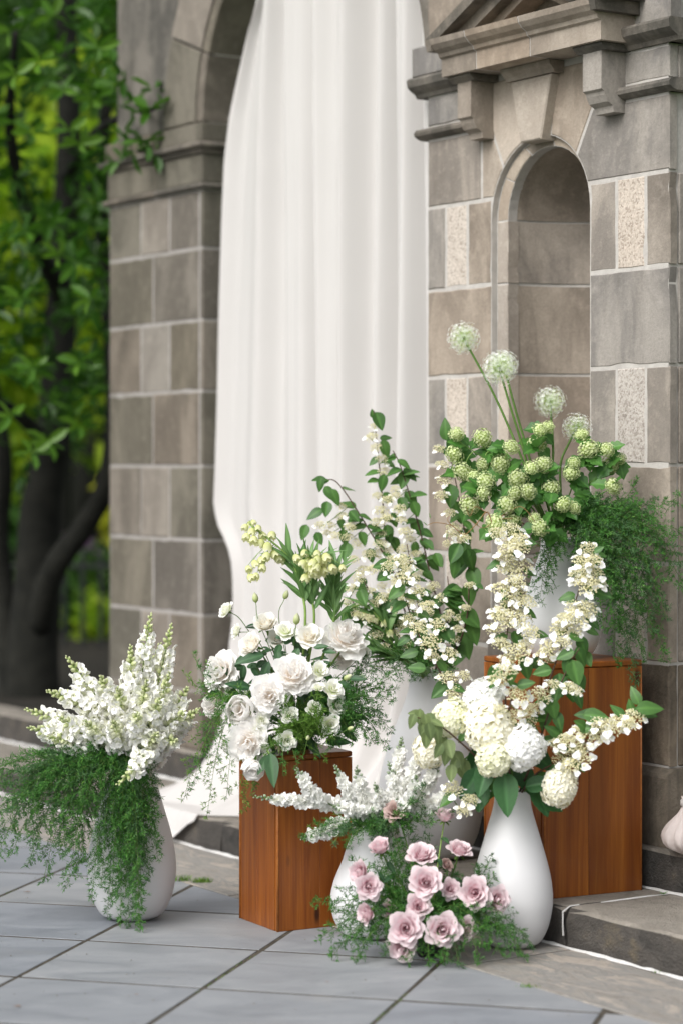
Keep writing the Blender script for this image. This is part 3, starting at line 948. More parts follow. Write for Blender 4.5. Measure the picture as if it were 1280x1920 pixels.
# left pier, in stone and mortar darkened for the tree shade
PL, PR, OPN = -3.238, -2.527, -2.502
RB = 0.95
MB().box(PL + .004, OPN - .003, MD, RB - .003, 0.2, 2.52).build('mortar', M['mortar_shaded'], wall)
PZ = [0.43, 0.716, 0.99, 1.262, 1.537, 1.797, 2.06, 2.275]
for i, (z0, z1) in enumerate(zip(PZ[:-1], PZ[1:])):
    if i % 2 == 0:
        rect(PL, -2.974, z0, z1, rng.choice(['stone_olive', 'stone_brown_shaded'])); rect(-2.974, -2.753, z0, z1, 'stone_olive_pale'); rect(-2.753, PR, z0, z1, rng.choice(['stone_brown_shaded', 'stone_olive']))
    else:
        rect(PL, -2.88, z0, z1, rng.choice(['stone_olive', 'stone_brown_shaded'])); rect(-2.88, PR, z0, z1, 'stone_brown_shaded')
    MB().box(PR + G, OPN, FACE + .001, 0.70, z0 + G, z1 - G, CH).build('stone', M[rng.choice(['stone_brown_shaded', 'stone_olive'])], wall)
    MB().box(PR + G, OPN, 0.70 + 2 * G, RB, z0 + G, z1 - G, CH).build('stone', M['stone_brown_shaded'], wall)
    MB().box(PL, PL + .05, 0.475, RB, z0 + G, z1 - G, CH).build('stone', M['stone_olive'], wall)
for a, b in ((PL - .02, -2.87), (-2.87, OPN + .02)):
    MB().box(a, b - .003, 0.40, 0.96, 0.222, 0.43, 0.006).build('base_stone', M['stone_brown_shaded'], wall)
# impost mouldings of the pier
def belt(z0, z1, out, mat, name, c=0.008):
    MB().box(PL - out, -2.853, FACE - out, 0.60, z0, z1, c).build(name, M[mat], wall)
    MB().box(-2.847, OPN + out, FACE - out, 0.60, z0, z1, c).build(name, M[mat], wall)
    MB().box(PL - out, OPN + out, 0.606, RB + out, z0, z1, c).build(name, M[mat], wall)
belt(2.277, 2.298, 0.022, 'stone_weathered_shaded', 'impost_moulding'); belt(2.300, 2.404, 0.004, 'stone_olive', 'impost_stone', 0.004)
belt(2.406, 2.424, 0.018, 'stone_weathered_shaded', 'impost_moulding'); belt(2.425, 2.447, 0.036, 'stone_weathered_shaded', 'impost_moulding'); belt(2.449, 2.518, 0.012, 'stone_olive', 'impost_stone', 0.005)
# the big arch: face ring, soffit stones, spandrels
AC, AR, AS = (OPN - 1.10) / 2, (-1.10 - OPN) / 2, 2.522
angs = [180 - 180 * k / 9 for k in range(10)]
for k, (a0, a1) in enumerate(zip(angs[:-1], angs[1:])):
    stone(arc(AC, AR + .056, a0, a1, AS, 5) + arc(AC, AR + .30, a1, a0, AS, 5), ['stone_olive', 'stone_olive_pale', 'stone_brown_shaded'][k % 3], name='voussoir')
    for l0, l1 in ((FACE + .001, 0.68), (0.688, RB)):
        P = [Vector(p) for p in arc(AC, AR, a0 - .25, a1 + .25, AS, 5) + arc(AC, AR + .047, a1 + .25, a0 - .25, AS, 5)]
        mb = MB(); mb.prism(P, l0, l1, fn_face, 0.002); mb.build('soffit_stone', M[['stone_brown_shaded', 'stone_olive'][k % 2]], wall)
mb = MB(); mb.prism(arc(AC, AR + .003, 180, 0, AS, 24) + [(-1.10, AS), (-1.0865, AS), (-1.0865, 3.6), (-3.15, 3.6), (-3.15, AS)], FACE + .03, RB - .004, fn_face); mb.build('mortar', M['mortar'], wall)
stone(arc(AC, AR + .30, 180, 90, AS, 12) + [(AC, 3.6), (PL + .03, 3.6), (PL + .03, AS)], 'stone_weathered_shaded', FACE + .02, 0.05, name='spandrel_stone')  # dark stone colour stands for the shade on this recessed spandrel
sp = arc(AC, AR + .30, 38, 90, AS, 8)
stone(sp + [(AC, 3.6), (-1.088, 3.6), (-1.088, sp[0][1])], 'stone_weathered_shaded', FACE - .005, 0.05, name='spandrel_stone')
MB().box(PL - .04, TR + .05, 0.36, 1.0, 3.605, 3.70, 0.01).build('coping', M['stone_weathered_shaded'], wall)

# ------------------------------------------------------------------ the white drape in the arch
def drape():
    left_px = [(492, -160), (487, 0), (468, 60), (452, 130), (434, 215), (424, 300), (420, 400), (415, 560), (411, 750), (407, 880), (404, 950), (414, 990), (430, 1020), (439, 1060), (441, 1110), (439, 1170), (431, 1230), (422, 1290)]
    LY = 0.468
    lw = [px2wall(x, y, LY) for x, y in left_px]
    def tleft(z):
        if z >= lw[0][1]: return lw[0][0]
        for (t0, z0), (t1, z1) in zip(lw[:-1], lw[1:]):
            if z1 <= z <= z0:
                k = (z0 - z) / (z0 - z1); return t0 + (t1 - t0) * k
        return lw[-1][0]
    zs = [3.16 - (3.16 - 0.62) * i / 60 for i in range(61)]
    NS_ = 150
    ends = [(0.0, (-2.45, 0.24, 0.110)), (0.10, (-2.33, 0.10, 0.109)), (0.17, (-2.20, 0.0, 0.112)), (0.23, (-2.08, -0.030, 0.055)), (0.30, (-1.95, -0.040, 0.014)), (0.345, (-1.905, -0.036, 0.022)), (0.40, (-1.83, -0.022, 0.075)),
            (0.46, (-1.76, 0.004, 0.110)), (0.56, (-1.69, 0.085, 0.109)), (0.72, (-1.52, 0.12, 0.109)), (0.86, (-1.30, 0.17, 0.109)), (1.0, (-1.13, 0.20, 0.110))]
    def end(s):
        for (s0, e0), (s1, e1) in zip(ends[:-1], ends[1:]):
            if s0 <= s <= s1:
                k = (s - s0) / (s1 - s0); return Vector(e0).lerp(Vector(e1), k)
        return Vector(ends[-1][1])
    ph = [rng.uniform(0, 6.28) for _ in range(6)]
    def fold(s, z):
        w = s + 0.045 * math.sin(5.1 * s + ph[0]) + 0.012 * math.sin(1.3 * z + 9 * s)
        a = math.sin(2 * math.pi * 7.5 * w + ph[1] + 0.25 * z)
        b = math.sin(2 * math.pi * 13.3 * w + ph[2] - 0.3 * z)
        c = math.sin(2 * math.pi * 3.1 * w + ph[3])
        a = a * (1.25 - 0.25 * abs(a))
        return (0.042 * a + 0.018 * b + 0.018 * c) * (0.75 + 0.25 * math.sin(4 * s + ph[4]))
    V = []; rows = 0
    for z in zs:
        tl = tleft(z)
        for i in range(NS_ + 1):
            s = i / NS_
            t = -2.43 + 1.325 * s + (tl + 2.43) * (1 - s) ** 7
            V.append((t, LY + .03 * min(1, s * 4) - fold(s, z) * (0.45 + .55 * min(1, s * 5)), z))
        rows += 1
    last = V[-(NS_ + 1):]
    for k in range(1, 81):
        q = k / 80
        for i in range(NS_ + 1):
            s = i / NS_
            p0 = Vector(last[i]); e = end(s)
            p1 = Vector((p0.x * .8 + e.x * .2, p0.y - 0.01, 0.20)); p2 = Vector((p0.x * .30 + e.x * .70, max(e.y + 0.12, 0.14), 0.135))
            over = e.z < 0.10
            if over: p2 = Vector((p0.x * .3 + e.x * .7, 0.09, 0.16))
            p = p0 * (1 - q) ** 3 + p1 * (3 * q * (1 - q) ** 2) + p2 * (3 * q * q * (1 - q)) + e * q ** 3
            wv = 0.006 * math.sin(40 * s + 5 * q + ph[5]) * math.sin(math.pi * min(1, q * 1.1)) * (1 - q * 0.6)
            p.z += abs(wv)
            if p.y > -0.010: p.z = max(p.z, 0.1105)
            elif p.z < 0.1105: p.y = min(p.y, -0.014)
            V.append(tuple(p))
        rows += 1
    F = []
    for r in range(rows - 1):
        for i in range(NS_):
            a = r * (NS_ + 1) + i
            F.append((a, a + 1, a + NS_ + 2, a + NS_ + 1))
    me = mesh('white_drape', V, F, M['cloth'], True)
    o = obj('white_drape', me, label='long white cloth drape hanging in the stone arch and trailing over the step', cat='drape')
    o.location = ORG; o.rotation_euler = (0, 0, WROT)
drape()


def bundle():
    base = at(1296, 1602, 6.30); base.z = 0.217
    V = []; F = []; n = 96; m = 26
    for i in range(m + 1):
        z = i / m
        prof = [0.30, 0.78, 0.97, 1.0, 0.93, 0.80, 0.62, 0.44, 0.33, 0.30, 0.36]
        x = z * (len(prof) - 1); k = min(int(x), len(prof) - 2)
        r = prof[k] + (prof[k + 1] - prof[k]) * (x - k)
        for j in range(n):
            a = 2 * math.pi * j / n
            pl = 1 + 0.10 * math.sin(11 * a + 2.2 * z) + 0.05 * math.sin(23 * a - 3 * z)
            V.append((0.066 * r * pl * math.cos(a) * 1.15, 0.066 * r * pl * math.sin(a), 0.155 * z))
    for i in range(m):
        for j in range(n):
            F.append((i * n + j, i * n + (j + 1) % n, (i + 1) * n + (j + 1) % n, (i + 1) * n + j))
    F.append(tuple(reversed(range(n)))); F.append(tuple(range(m * n, m * n + n)))
    o = empty('cloth_bundle', base, 0, label='pleated ivory cloth bundle gathered on the stone ledge at the right edge', cat='cloth bundle')
    obj('gathered_cloth', mesh('gathered_cloth', V, F, M['cloth_pink'], True), o)
    band = MB(); band.lathe([(0.027, 0.128), (0.031, 0.132), (0.031, 0.144), (0.027, 0.148)], 32); band.build('tie', M['cloth'], o, True)
bundle()

# ------------------------------------------------------------------ wooden pedestals and vases
def pedestal(name, front, side, h, z0, rz, label):
    """front: world position of the nearest corner"""
    e1 = Vector((math.cos(rz), math.sin(rz), 0)); e2 = Vector((-math.sin(rz), math.cos(rz), 0))
    c = Vector((front[0], front[1], z0)) + (e1 + e2) * (side / 2)
    o = empty(name, c, rz, label=label, cat='pedestal', group='stained wooden pedestals')
    s = side / 2; th = 0.018; tt = 0.015; hz = h - tt - 0.0015
    def panel(x0, x1, y0, y1):
        k = rng.uniform(.40, .60)
        if x1 - x0 > y1 - y0:
            xm = x0 + (x1 - x0) * k; parts = ((x0, xm - .0004, y0, y1), (xm + .0004, x1, y0, y1))
        else:
            ym = y0 + (y1 - y0) * k; parts = ((x0, x1, y0, ym - .0004), (x0, x1, ym + .0004, y1))
        for q in parts: MB().box(*q, 0.0, hz, 0.0011).build('board', M['wood'], o)
    panel(-s + .003, s - .003, -s + .001, -s + th); panel(-s + .003, s - .003, s - th, s - .001)
    panel(-s + .001, -s + th - .0015, -s + th + .001, s - th - .001); panel(s - th + .0015, s - .001, -s + th + .001, s - th - .001)
    for sx in (-1, 1):
        for sy in (-1, 1):
            MB().tube([(sx * (s - .0032), sy * (s - .0032), 0.0), (sx * (s - .0032), sy * (s - .0032), hz)], 0.0034, n=8).build('corner_edge', M['wood_edge'], o, True)
    MB().box(-s, s, -s, s, h - tt, h, 0.003).build('top_panel', M['wood'], o)
    return o, c


PED_RZ = math.atan2(0.485, 0.875)
ped_s, ped_s_c = pedestal('wooden_pedestal', (-0.173, 6.336), 0.232, 0.476, 0.0, PED_RZ, 'shorter reddish brown wooden pedestal on the slate, under white peonies and roses')
ped_b, ped_b_c = pedestal('wooden_pedestal', (0.538, 6.243), 0.315, 0.627, SZ, math.atan2(0.458, 0.889), 'taller reddish brown wooden pedestal on the stone step, under a white vase')


def vase(base, prof, label, scale=1.0):
    o = empty('white_vase', base, 0, label=label, cat='vase', group='white ceramic vases')
    sp = smooth_path([(r, z, 0) for r, z in prof], 6)
    outer = [(p.x, p.y) for p in sp]
    top_r, top_z = outer[-1]
    inner = [(max(0.004, r - 0.007), z) for r, z in reversed(outer) if z > top_z * 0.45]
    pr = [(0.0, 0.0), (outer[0][0] * .9, 0.0)] + outer + [(top_r - .0015, top_z + .003), (top_r - .0055, top_z + .003)] + inner + [(0.0, inner[-1][1])]
    mb = MB(); mb.lathe(pr, 72); mb.build('vase_body', M['vase'], o, True)
    return o


def pear(h, rmax, neck, foot):
    return [(foot, 0.0), (foot + (rmax - foot) * .45, h * .035), (foot + (rmax - foot) * .80, h * .13), (rmax * .985, h * .24), (rmax, h * .33), (rmax * .955, h * .44), (rmax * .86, h * .55),
            (rmax * .74, h * .66), (neck + (rmax - neck) * .30, h * .78), (neck + (rmax - neck) * .07, h * .90), (neck, h)]


V1 = Vector((0.447, 6.155, 0.001)); vase(V1, pear(0.405, 0.106, 0.046, 0.05), 'tall pear shaped white vase on the ground by the step, holding white hydrangeas')
V2 = Vector((-0.583, 6.54, 0.001)); vase(V2, pear(0.455, 0.123, 0.055, 0.06), 'white vase half hidden under trailing fern, holding white snapdragons')
V3 = Vector((0.092, 6.30, 0.001)); vase(V3, pear(0.30, 0.122, 0.060, 0.07), 'squat white vase beside the shorter pedestal, holding white stock behind pink roses')
V5 = Vector((0.262, 6.93, SZ + .001)); vase(V5, pear(0.545, 0.155, 0.060, 0.08), 'largest white vase on the step before the drape, holding tall viburnum branches')
V6 = Vector((0.602, 6.44, SZ + .628)); vase(V6, pear(0.325, 0.112, 0.055, 0.06), 'white vase on top of the taller pedestal, holding green snowball blooms')
V4 = Vector((ped_s_c.x, ped_s_c.y, 0.477))
o = empty('flower_pot', V4, 0, label='low dark pot hidden beneath the white peonies on the shorter pedestal', cat='pot')
mb = MB(); mb.lathe([(0.0, 0.0), (0.04, 0.0), (0.055, 0.045), (0.052, 0.045), (0.037, 0.01), (0.0, 0.01)], 32); mb.build('pot_body', M['pot'], o, True)
V7 = Vector((0.225, 6.03, 0.001))
o = empty('flower_pot', V7, 0, label='low dark pot hidden inside the mound of pink roses on the ground', cat='pot')
mb = MB(); mb.lathe([(0.0, 0.0), (0.03, 0.0), (0.042, 0.045), (0.039, 0.045), (0.028, 0.01), (0.0, 0.01)], 32); mb.build('pot_body', M['pot'], o, True)

# ------------------------------------------------------------------ trees, fence and planting behind
def leaf_mass(P, dirs, size, mat, name, rnd, fold=0.25, wid=0.42):
    """P, dirs: (n,3) bases and leaf directions; two quads folded along the midrib per leaf"""
    n = len(P)
    d = dirs / np.linalg.norm(dirs, axis=1, keepdims=True)
    up = np.tile(np.array([[0, 0, 1.0]]), (n, 1)) + nrg.normal(0, 0.35, (n, 3))
    x = np.cross(d, up); x /= np.linalg.norm(x, axis=1, keepdims=True) + 1e-9
    z = np.cross(x, d)
    s = size[:, None]
    droop = -z * s * 0.10
    b = P; tip = P + d * s + droop * 1.6
    r1 = P + d * s * .30 + x * s * wid * .42 + z * s * fold * wid * .5
    r2 = P + d * s * .68 + x * s * wid * .44 + z * s * fold * wid * .5 + droop * .5
    l1 = P + d * s * .30 - x * s * wid * .42 + z * s * fold * wid * .5
    l2 = P + d * s * .68 - x * s * wid * .44 + z * s * fold * wid * .5 + droop * .5
    V = np.stack([b, r1, r2, tip, b, tip, l2, l1], axis=1).reshape(-1, 3)
    return quads_mesh(name, V, 4, mat, {'rnd': np.repeat(rnd, 8)})


def rand_dirs(n, down=0.0):
    d = nrg.normal(0, 1, (n, 3)); d[:, 2] = d[:, 2] * 0.55 - down
    return d


tree_p = at(88, 1395, 11.0); tree_p.z = -0.004
tree = empty('garden_tree', tree_p, 0, label='dark multi-stemmed broadleaf tree with large glossy leaves left of the stone pier', cat='tree')
def limb(name, pts, r0, r1):
    w = [at(x, y, Y) for x, y, Y in pts]
    if pts[0][1] > 1350: w[0].z = -0.05
    MB().tube(smooth_path(w, 6), r0, r1, 12).build(name, M['bark'], tree, True, off=tree_p)
limb('trunk', [(70, 1400, 11.0), (62, 1250, 11.0), (70, 1100, 11.0), (78, 950, 11.0), (102, 800, 11.0), (116, 560, 11.1), (130, 260, 11.1), (120, -80, 11.2)], 0.135, 0.045)
limb('limb', [(72, 1180, 10.95), (100, 1070, 10.8), (160, 985, 10.7), (205, 890, 10.6), (214, 700, 10.6), (190, 420, 10.5), (200, 180, 10.4)], 0.065, 0.025)
limb('limb', [(50, 1330, 11.0), (10, 1180, 11.1), (-10, 1010, 11.2), (0, 860, 11.2), (-40, 600, 11.3), (-60, 200, 11.3)], 0.09, 0.04)
limb('limb', [(118, 560, 11.0), (60, 430, 10.6), (20, 250, 10.3), (30, 60, 10.0)], 0.045, 0.015)
limb('limb', [(126, 330, 11.0), (180, 250, 10.2), (240, 215, 9.3), (290, 205, 8.75)], 0.03, 0.006)
limb('limb', [(124, 420, 11.0), (190, 330, 10.0), (240, 290, 9.2), (278, 278, 8.8)], 0.025, 0.006)
limb('limb', [(108, 840, 10.9), (60, 800, 10.3), (10, 760, 9.9), (-60, 740, 9.6)], 0.04, 0.012)
P = []; Dr = []; S = []; R = []
def whorl(p, k, size, bright):
    ax = Vector((rng.uniform(-.5, .5), rng.uniform(-1, .1), rng.uniform(-.1, .8))).normalized()
    for i in range(k):
        f = frame_z(ax)
        a = 2.4 * i + rng.uniform(-.3, .3)
        d = f.to_3x3() @ Vector((math.cos(a), math.sin(a), rng.uniform(0.0, .6)))
        P.append(p + d * 0.01); Dr.append(d); S.append(size * rng.uniform(.7, 1.15)); R.append(min(1, max(0, bright + rng.uniform(-.28, .28))))
for i in range(560):
    y = rng.uniform(-260, 900); Y = rng.uniform(9.6, 12.0)
    edge = 212 if y > 330 else 225
    x = rng.uniform(-230, edge)
    if y > 640 and rng.random() < (y - 640) / 330: continue
    # leave loose gaps
    if math.sin(x * 0.030 + 1.3) * math.sin(y * 0.017 + 0.6) > 0.50 and rng.random() < .85: continue
    whorl(at(x, y, Y), 9, 0.092, 0.30 + 0.25 * (Y < 10.3))
for x, y, Y in ((282, 205, 8.78), (262, 212, 8.8), (245, 196, 8.9), (290, 170, 8.85), (230, 150, 9.1), (275, 268, 8.8), (250, 280, 8.85), (232, 255, 9.0), (292, 285, 8.82), (215, 120, 9.2), (228, 300, 9.0), (205, 285, 9.2)):
    whorl(at(x, y, Y), 5, 0.09, 0.6)
crown = obj('crown', leaf_mass(np.array([tuple(p - tree_p) for p in P]), np.array([tuple(d) for d in Dr]), np.array(S), M['tree_leaf'], 'crown', np.array(R)), tree, kind='stuff')
# the nearest, largest leaves are separate
lm = leaf_mass(np.zeros((1, 3)), np.array([[0, 1.0, 0]]), np.array([1.0]), M['tree_leaf'], 'leaf', np.array([0.72]))
lm2 = leaf_mass(np.zeros((1, 3)), np.array([[0, 1.0, 0]]), np.array([1.0]), M['tree_leaf'], 'leaf', np.array([0.92]))
for cx, cy in ((75, 115), (185, 90), (30, 140), (120, 170), (150, 270), (60, 250), (215, 165), (20, 60), (100, 30), (175, 190), (130, 245), (60, 850), (90, 830), (20, 780), (150, 800), (40, 560), (110, 480), (170, 560), (60, 690), (150, 680)):
    p = at(cx, cy, rng.uniform(8.9, 9.5))
    ax = Vector((rng.uniform(-.4, .4), -.8, rng.uniform(0, .6)))
    for i in range(5):
        a = 2.4 * i + rng.uniform(-.4, .4)
        d = frame_z(ax).to_3x3() @ Vector((math.cos(a), math.sin(a), .25))
        if d.z < -0.5: d.z *= 0.5
        obj('leaf', rng.choice((lm, lm2)), tree, tm(p - tree_p, frame_y(d, (rng.uniform(-.3, .3), -.5, 1)), rng.uniform(.07, .105)))


def far_tree(name, base, crown_c, rad, n, size, mat, label, trunk_r=0.15, group=None, down=0.2):
    o = empty(name, base, 0, label=label, cat='tree' if trunk_r else 'shrub', group=group)
    if trunk_r:
        MB().tube(smooth_path([(0, 0, -0.1), (0.1, 0, crown_c[2] * .5), (0, 0.05, crown_c[2])], 6), trunk_r, trunk_r * .4, 10).build('trunk', M['bark'], o, True)
    q = nrg.normal(0, 1, (n, 3)); q /= np.linalg.norm(q, axis=1, keepdims=True)
    lump = 0.72 + 0.28 * np.sin(q[:, 0:1] * 5 + q[:, 2:3] * 4) * np.sin(q[:, 1:2] * 6 + 1)
    q = q * nrg.uniform(0.35, 1.0, (n, 1)) ** 0.5 * lump * np.array(rad) + np.array(crown_c)
    keep = q[:, 2] > 0.02
    q = q[keep]
    m = len(q)
    obj('crown', leaf_mass(q, rand_dirs(m, down), nrg.uniform(.7, 1.2, m) * size, M[mat], 'crown', nrg.uniform(0, 1, m)), o, kind='stuff')
    return o
far_tree('lit_tree', Vector((-2.15, 17.0, -.05)), (0, 0, 2.9), (1.7, 1.4, 1.7), 3000, 0.22, 'lit_lime_leaf', 'lime green tree with light painted into its leaves, in gaps behind the dark tree')
far_tree('lit_tree', Vector((-3.1, 19.0, -.05)), (0, 0, 2.0), (1.5, 1.3, 1.2), 2200, 0.22, 'lit_lime_leaf', 'low yellow green tree with light painted into its leaves at the left edge behind the dark trunks')
far_tree('green_tree', Vector((-2.3, 21.0, -.05)), (0, 0, 4.2), (2.6, 1.6, 3.0), 5200, 0.20, 'far_leaf', 'tall dark green tree filling the gap high behind the lime tree', 0.22)
far_tree('garden_shrub', Vector((-1.72, 15.6, -.05)), (0, 0, 0.42), (0.5, 0.4, 0.48), 2200, 0.09, 'far_leaf', 'dark green shrub behind the iron fence beside the pier', 0)
far_tree('garden_shrub', Vector((-1.95, 15.0, -.05)), (0, 0, 0.30), (0.16, 0.2, 0.30), 500, 0.08, 'lit_lime_leaf', 'small bright green plant seen through the iron fence bars', 0, down=-.6)
far_tree('garden_shrub', Vector((-1.55, 14.7, -.05)), (0, 0, 0.28), (0.14, 0.2, 0.30), 500, 0.08, 'lit_lime_leaf', 'lime grass clump behind the fence against the stone pier', 0, down=-.6)
far_tree('garden_shrub', Vector((-1.62, 16.4, -.05)), (0, 0, 1.05), (0.10, 0.15, 0.32), 420, 0.08, 'yellow_leaf', 'yellow leaved shrub glimpsed between trunk and pier', 0)
far_tree('garden_shrub', Vector((-1.80, 15.9, -.05)), (0, 0, 0.75), (0.22, 0.2, 0.16), 260, 0.06, 'purple', 'purple flowering shrub behind the iron fence', 0)
far_tree('garden_shrub', Vector((-2.25, 13.3, -.05)), (0, 0, 0.25), (0.35, 0.4, 0.34), 1200, 0.08, 'lit_lime_leaf', 'green ground shrub at the left edge beside the trunks', 0)
# far wood closing the view
n = 16000
q = np.stack([nrg.uniform(-16, 14, n), nrg.uniform(27, 31, n), nrg.uniform(0, 9.5, n)], axis=1)
obj('far_wood', leaf_mass(q, rand_dirs(n, .2), nrg.uniform(.5, .95, n), M['far_leaf'], 'far_wood', nrg.uniform(0, .85, n)), kind='stuff', label='dark wood of trees closing the view behind the garden', cat='wood')

fence = empty('iron_fence', (-1.75, 14.0, 0), 0, label='black iron garden fence with thin upright bars left of the stone pier', cat='fence')
for z in (0.10, 0.66):
    MB().box(-1.6, 1.6, -.012, .012, z, z + .03, .003).build('rail', M['iron'], fence)
bar = MB().tube([(0, 0, -.05), (0, 0, .74)], .014, n=6)
bar = MB().add(bar.v, bar.f).tube([(0, 0, .74), (0, 0, .79)], .018, .001, 6)
bm_ = mesh('bar', bar.v, bar.f, M['iron'])
for k in range(29):
    obj('bar', bm_, fence, Matrix.Translation((-1.55 + k * .11, 0, 0)))

# ------------------------------------------------------------------ petals, florets, leaves (shared meshes)
def petal_verts(rim, h, phi, a=0.7, b=1.3, z0=0.0, roll=0.0, pinch=0.30, ruffle=0.0, freq=5.0, seed=0, nu=7, nv=6, point=0.0, r0=0.02):
    """a petal as a piece of a cup: v runs from base to rim, u across"""
    r_ = random.Random(seed); p1, p2, p3 = (r_.uniform(0, 6.28) for _ in range(3))
    V = []; A = []
    for j in range(nv):
        v = j / (nv - 1)
        for i in range(nu):
            u = -1 + 2 * i / (nu - 1)
            ve = v * (1 - pinch * abs(u) ** 2.4 + point * (1 - abs(u)) * v)
            r = r0 + (rim - r0) * ve ** a
            z = z0 + h * ve ** b
            if roll and ve > 0.72:
                k = (ve - 0.72) / 0.28
                r += roll * k * k * (0.8 + .4 * abs(u)); z -= roll * 0.55 * k * k
            if ruffle:
                w = ruffle * v * v
                r += w * math.sin(freq * u + p1) + w * .5 * math.sin(freq * 2.3 * u + p3)
                z += w * 0.9 * math.sin(freq * 1.4 * u + p2) - w * .4 * abs(math.sin(freq * 1.9 * u + p3))
            ang = u * phi * (0.55 + 0.45 * math.sin(math.pi * min(1, v * 0.75 + .12)))
            V.append((r * math.cos(ang), r * math.sin(ang), z)); A.append(v)
    F = []
    for j in range(nv - 1):
        for i in range(nu - 1):
            q = j * nu + i
            F.append((q, q + 1, q + nu + 1, q + nu))
    return V, F, A


def petal_mesh(mat, **kw):
    V, F, A = petal_verts(**kw)
    return mesh('petal', V, F, M[mat], True, {'v': A})


D = math.radians
def rose_layers(mat, open_=1.0, point=0.13):
    L = []
    spec = [  # rim, height, half angle, a, b, z0, roll, count
        (0.08, 0.66, 165, .30, 1.0, .16, -0.06, 1), (0.15, 0.66, 110, .30, 1.0, .15, -0.03, 2), (0.23, 0.65, 88, .30, 1.0, .14, 0.0, 3), (0.31, 0.63, 76, .32, 1.02, .12, 0.03, 3), (0.41, 0.60, 68, .36, 1.05, .11, 0.05, 4),
        (0.52, 0.56, 62, .40, 1.1, .10, 0.07, 4), (0.63, 0.53, 56, .42, 1.12, .08, 0.08, 5), (0.74, 0.49, 52, .46, 1.18, .05, 0.12, 5), (0.82, 0.43, 50, .50, 1.22, .02, 0.15, 5)]
    for k, (rim, h, ph, a, b, z0, roll, cnt) in enumerate(spec):
        rim2 = rim * (0.72 + 0.28 * open_) if k > 4 else rim
        h2 = h + (1 - open_) * 0.26 * (k > 4)
        L.append((petal_mesh(mat, rim=rim2, h=h2, phi=D(ph), a=a, b=b, z0=z0, roll=roll * open_, pinch=.24, ruffle=.014 + .024 * (k > 4), freq=3.4, seed=k * 7 + int(open_ * 10), nu=9, nv=7, point=point), cnt))
    return L


def peony_layers(mat, closed=False):
    L = []
    if closed:
        spec = [(0.22, .85, 120, .4, .9, .1, 0, .02, 3), (0.45, .92, 95, .45, .9, .05, -.12, .02, 4), (0.68, .92, 75, .5, 1.0, 0, -.22, .025, 5), (0.85, .86, 62, .5, 1.1, 0, -.25, .03, 5)]
    else:
        spec = [(0.14, .66, 95, .35, 1.0, .22, -.02, .045, 3), (0.28, .66, 66, .38, 1.0, .18, -.01, .05, 5), (0.43, .62, 56, .42, 1.05, .14, .0, .05, 6), (0.58, .54, 50, .46, 1.15, .11, .03, .05, 7),
                (0.73, .43, 47, .52, 1.25, .07, .06, .05, 8), (0.87, .29, 46, .60, 1.4, .03, .07, .045, 7), (1.0, .13, 46, .70, 1.6, 0, .05, .04, 6)]
    for k, (rim, h, ph, a, b, z0, roll, ruf, cnt) in enumerate(spec):
        for s in range(2):
            L.append((petal_mesh(mat, rim=rim, h=h * (1 + .08 * s), phi=D(ph), a=a, b=b, z0=z0, roll=roll, pinch=.20, ruffle=ruf, freq=4.6 + 1.3 * s, seed=k * 11 + s, nu=12, nv=6), cnt // 2 + (cnt % 2) * (s == 0)))
    return L


def lisi_layers(mat):
    spec = [(0.20, .80, 95, .4, 1.0, .1, .03, .03, 3), (0.42, .80, 75, .45, 1.1, .05, .08, .04, 4), (0.72, .70, 60, .55, 1.25, 0, .14, .05, 5), (0.95, .50, 52, .6, 1.4, 0, .15, .05, 4)]
    return [(petal_mesh(mat, rim=r, h=h, phi=D(ph), a=a, b=b, z0=z0, roll=ro, pinch=.24, ruffle=ru, freq=4.5, seed=k * 5 + 2, nu=8, nv=6), c) for k, (r, h, ph, a, b, z0, ro, ru, c) in enumerate(spec)]


ROSE = [rose_layers('rose', 0.8), rose_layers('rose', 0.4, .10), rose_layers('rose', 0.95, .10)]
ROSE_FADED = rose_layers('rose_faded', 0.8)
WROSE = [rose_layers('white_rose', 1.0, 0.02), rose_layers('white_rose', 0.55, 0.02)]
PEONY = peony_layers('peony'); PEONY_BUD = peony_layers('peony', True)
LISI = lisi_layers('lisianthus')


def bloom(parent, base, pos, face, R, layers, tilt=0.10, sq=1.0, skip=0):
    """sets the petals round the axis `face` as children of parent; R is the bloom's radius"""
    spin = rng.uniform(0, 6.28)
    rot = frame_z(face, spin)
    off = rng.uniform(0, 6)
    for k, (me, cnt) in enumerate(layers):
        if k < skip: continue
        for i in range(cnt):
            a = off + k * 1.9 + 2 * math.pi * i / cnt + rng.uniform(-.12, .12)
            t = Matrix.Rotation(a, 4, 'Z') @ Matrix.Rotation(rng.gauss(0, tilt), 4, 'Y') @ Matrix.Rotation(rng.gauss(0, tilt * .7), 4, 'X')
            s = R * rng.uniform(.94, 1.06)
            m = Matrix.Translation(pos - base) @ rot @ t @ Matrix.Diagonal((s, s, s * sq, 1))
            obj('petal', me, parent, m)


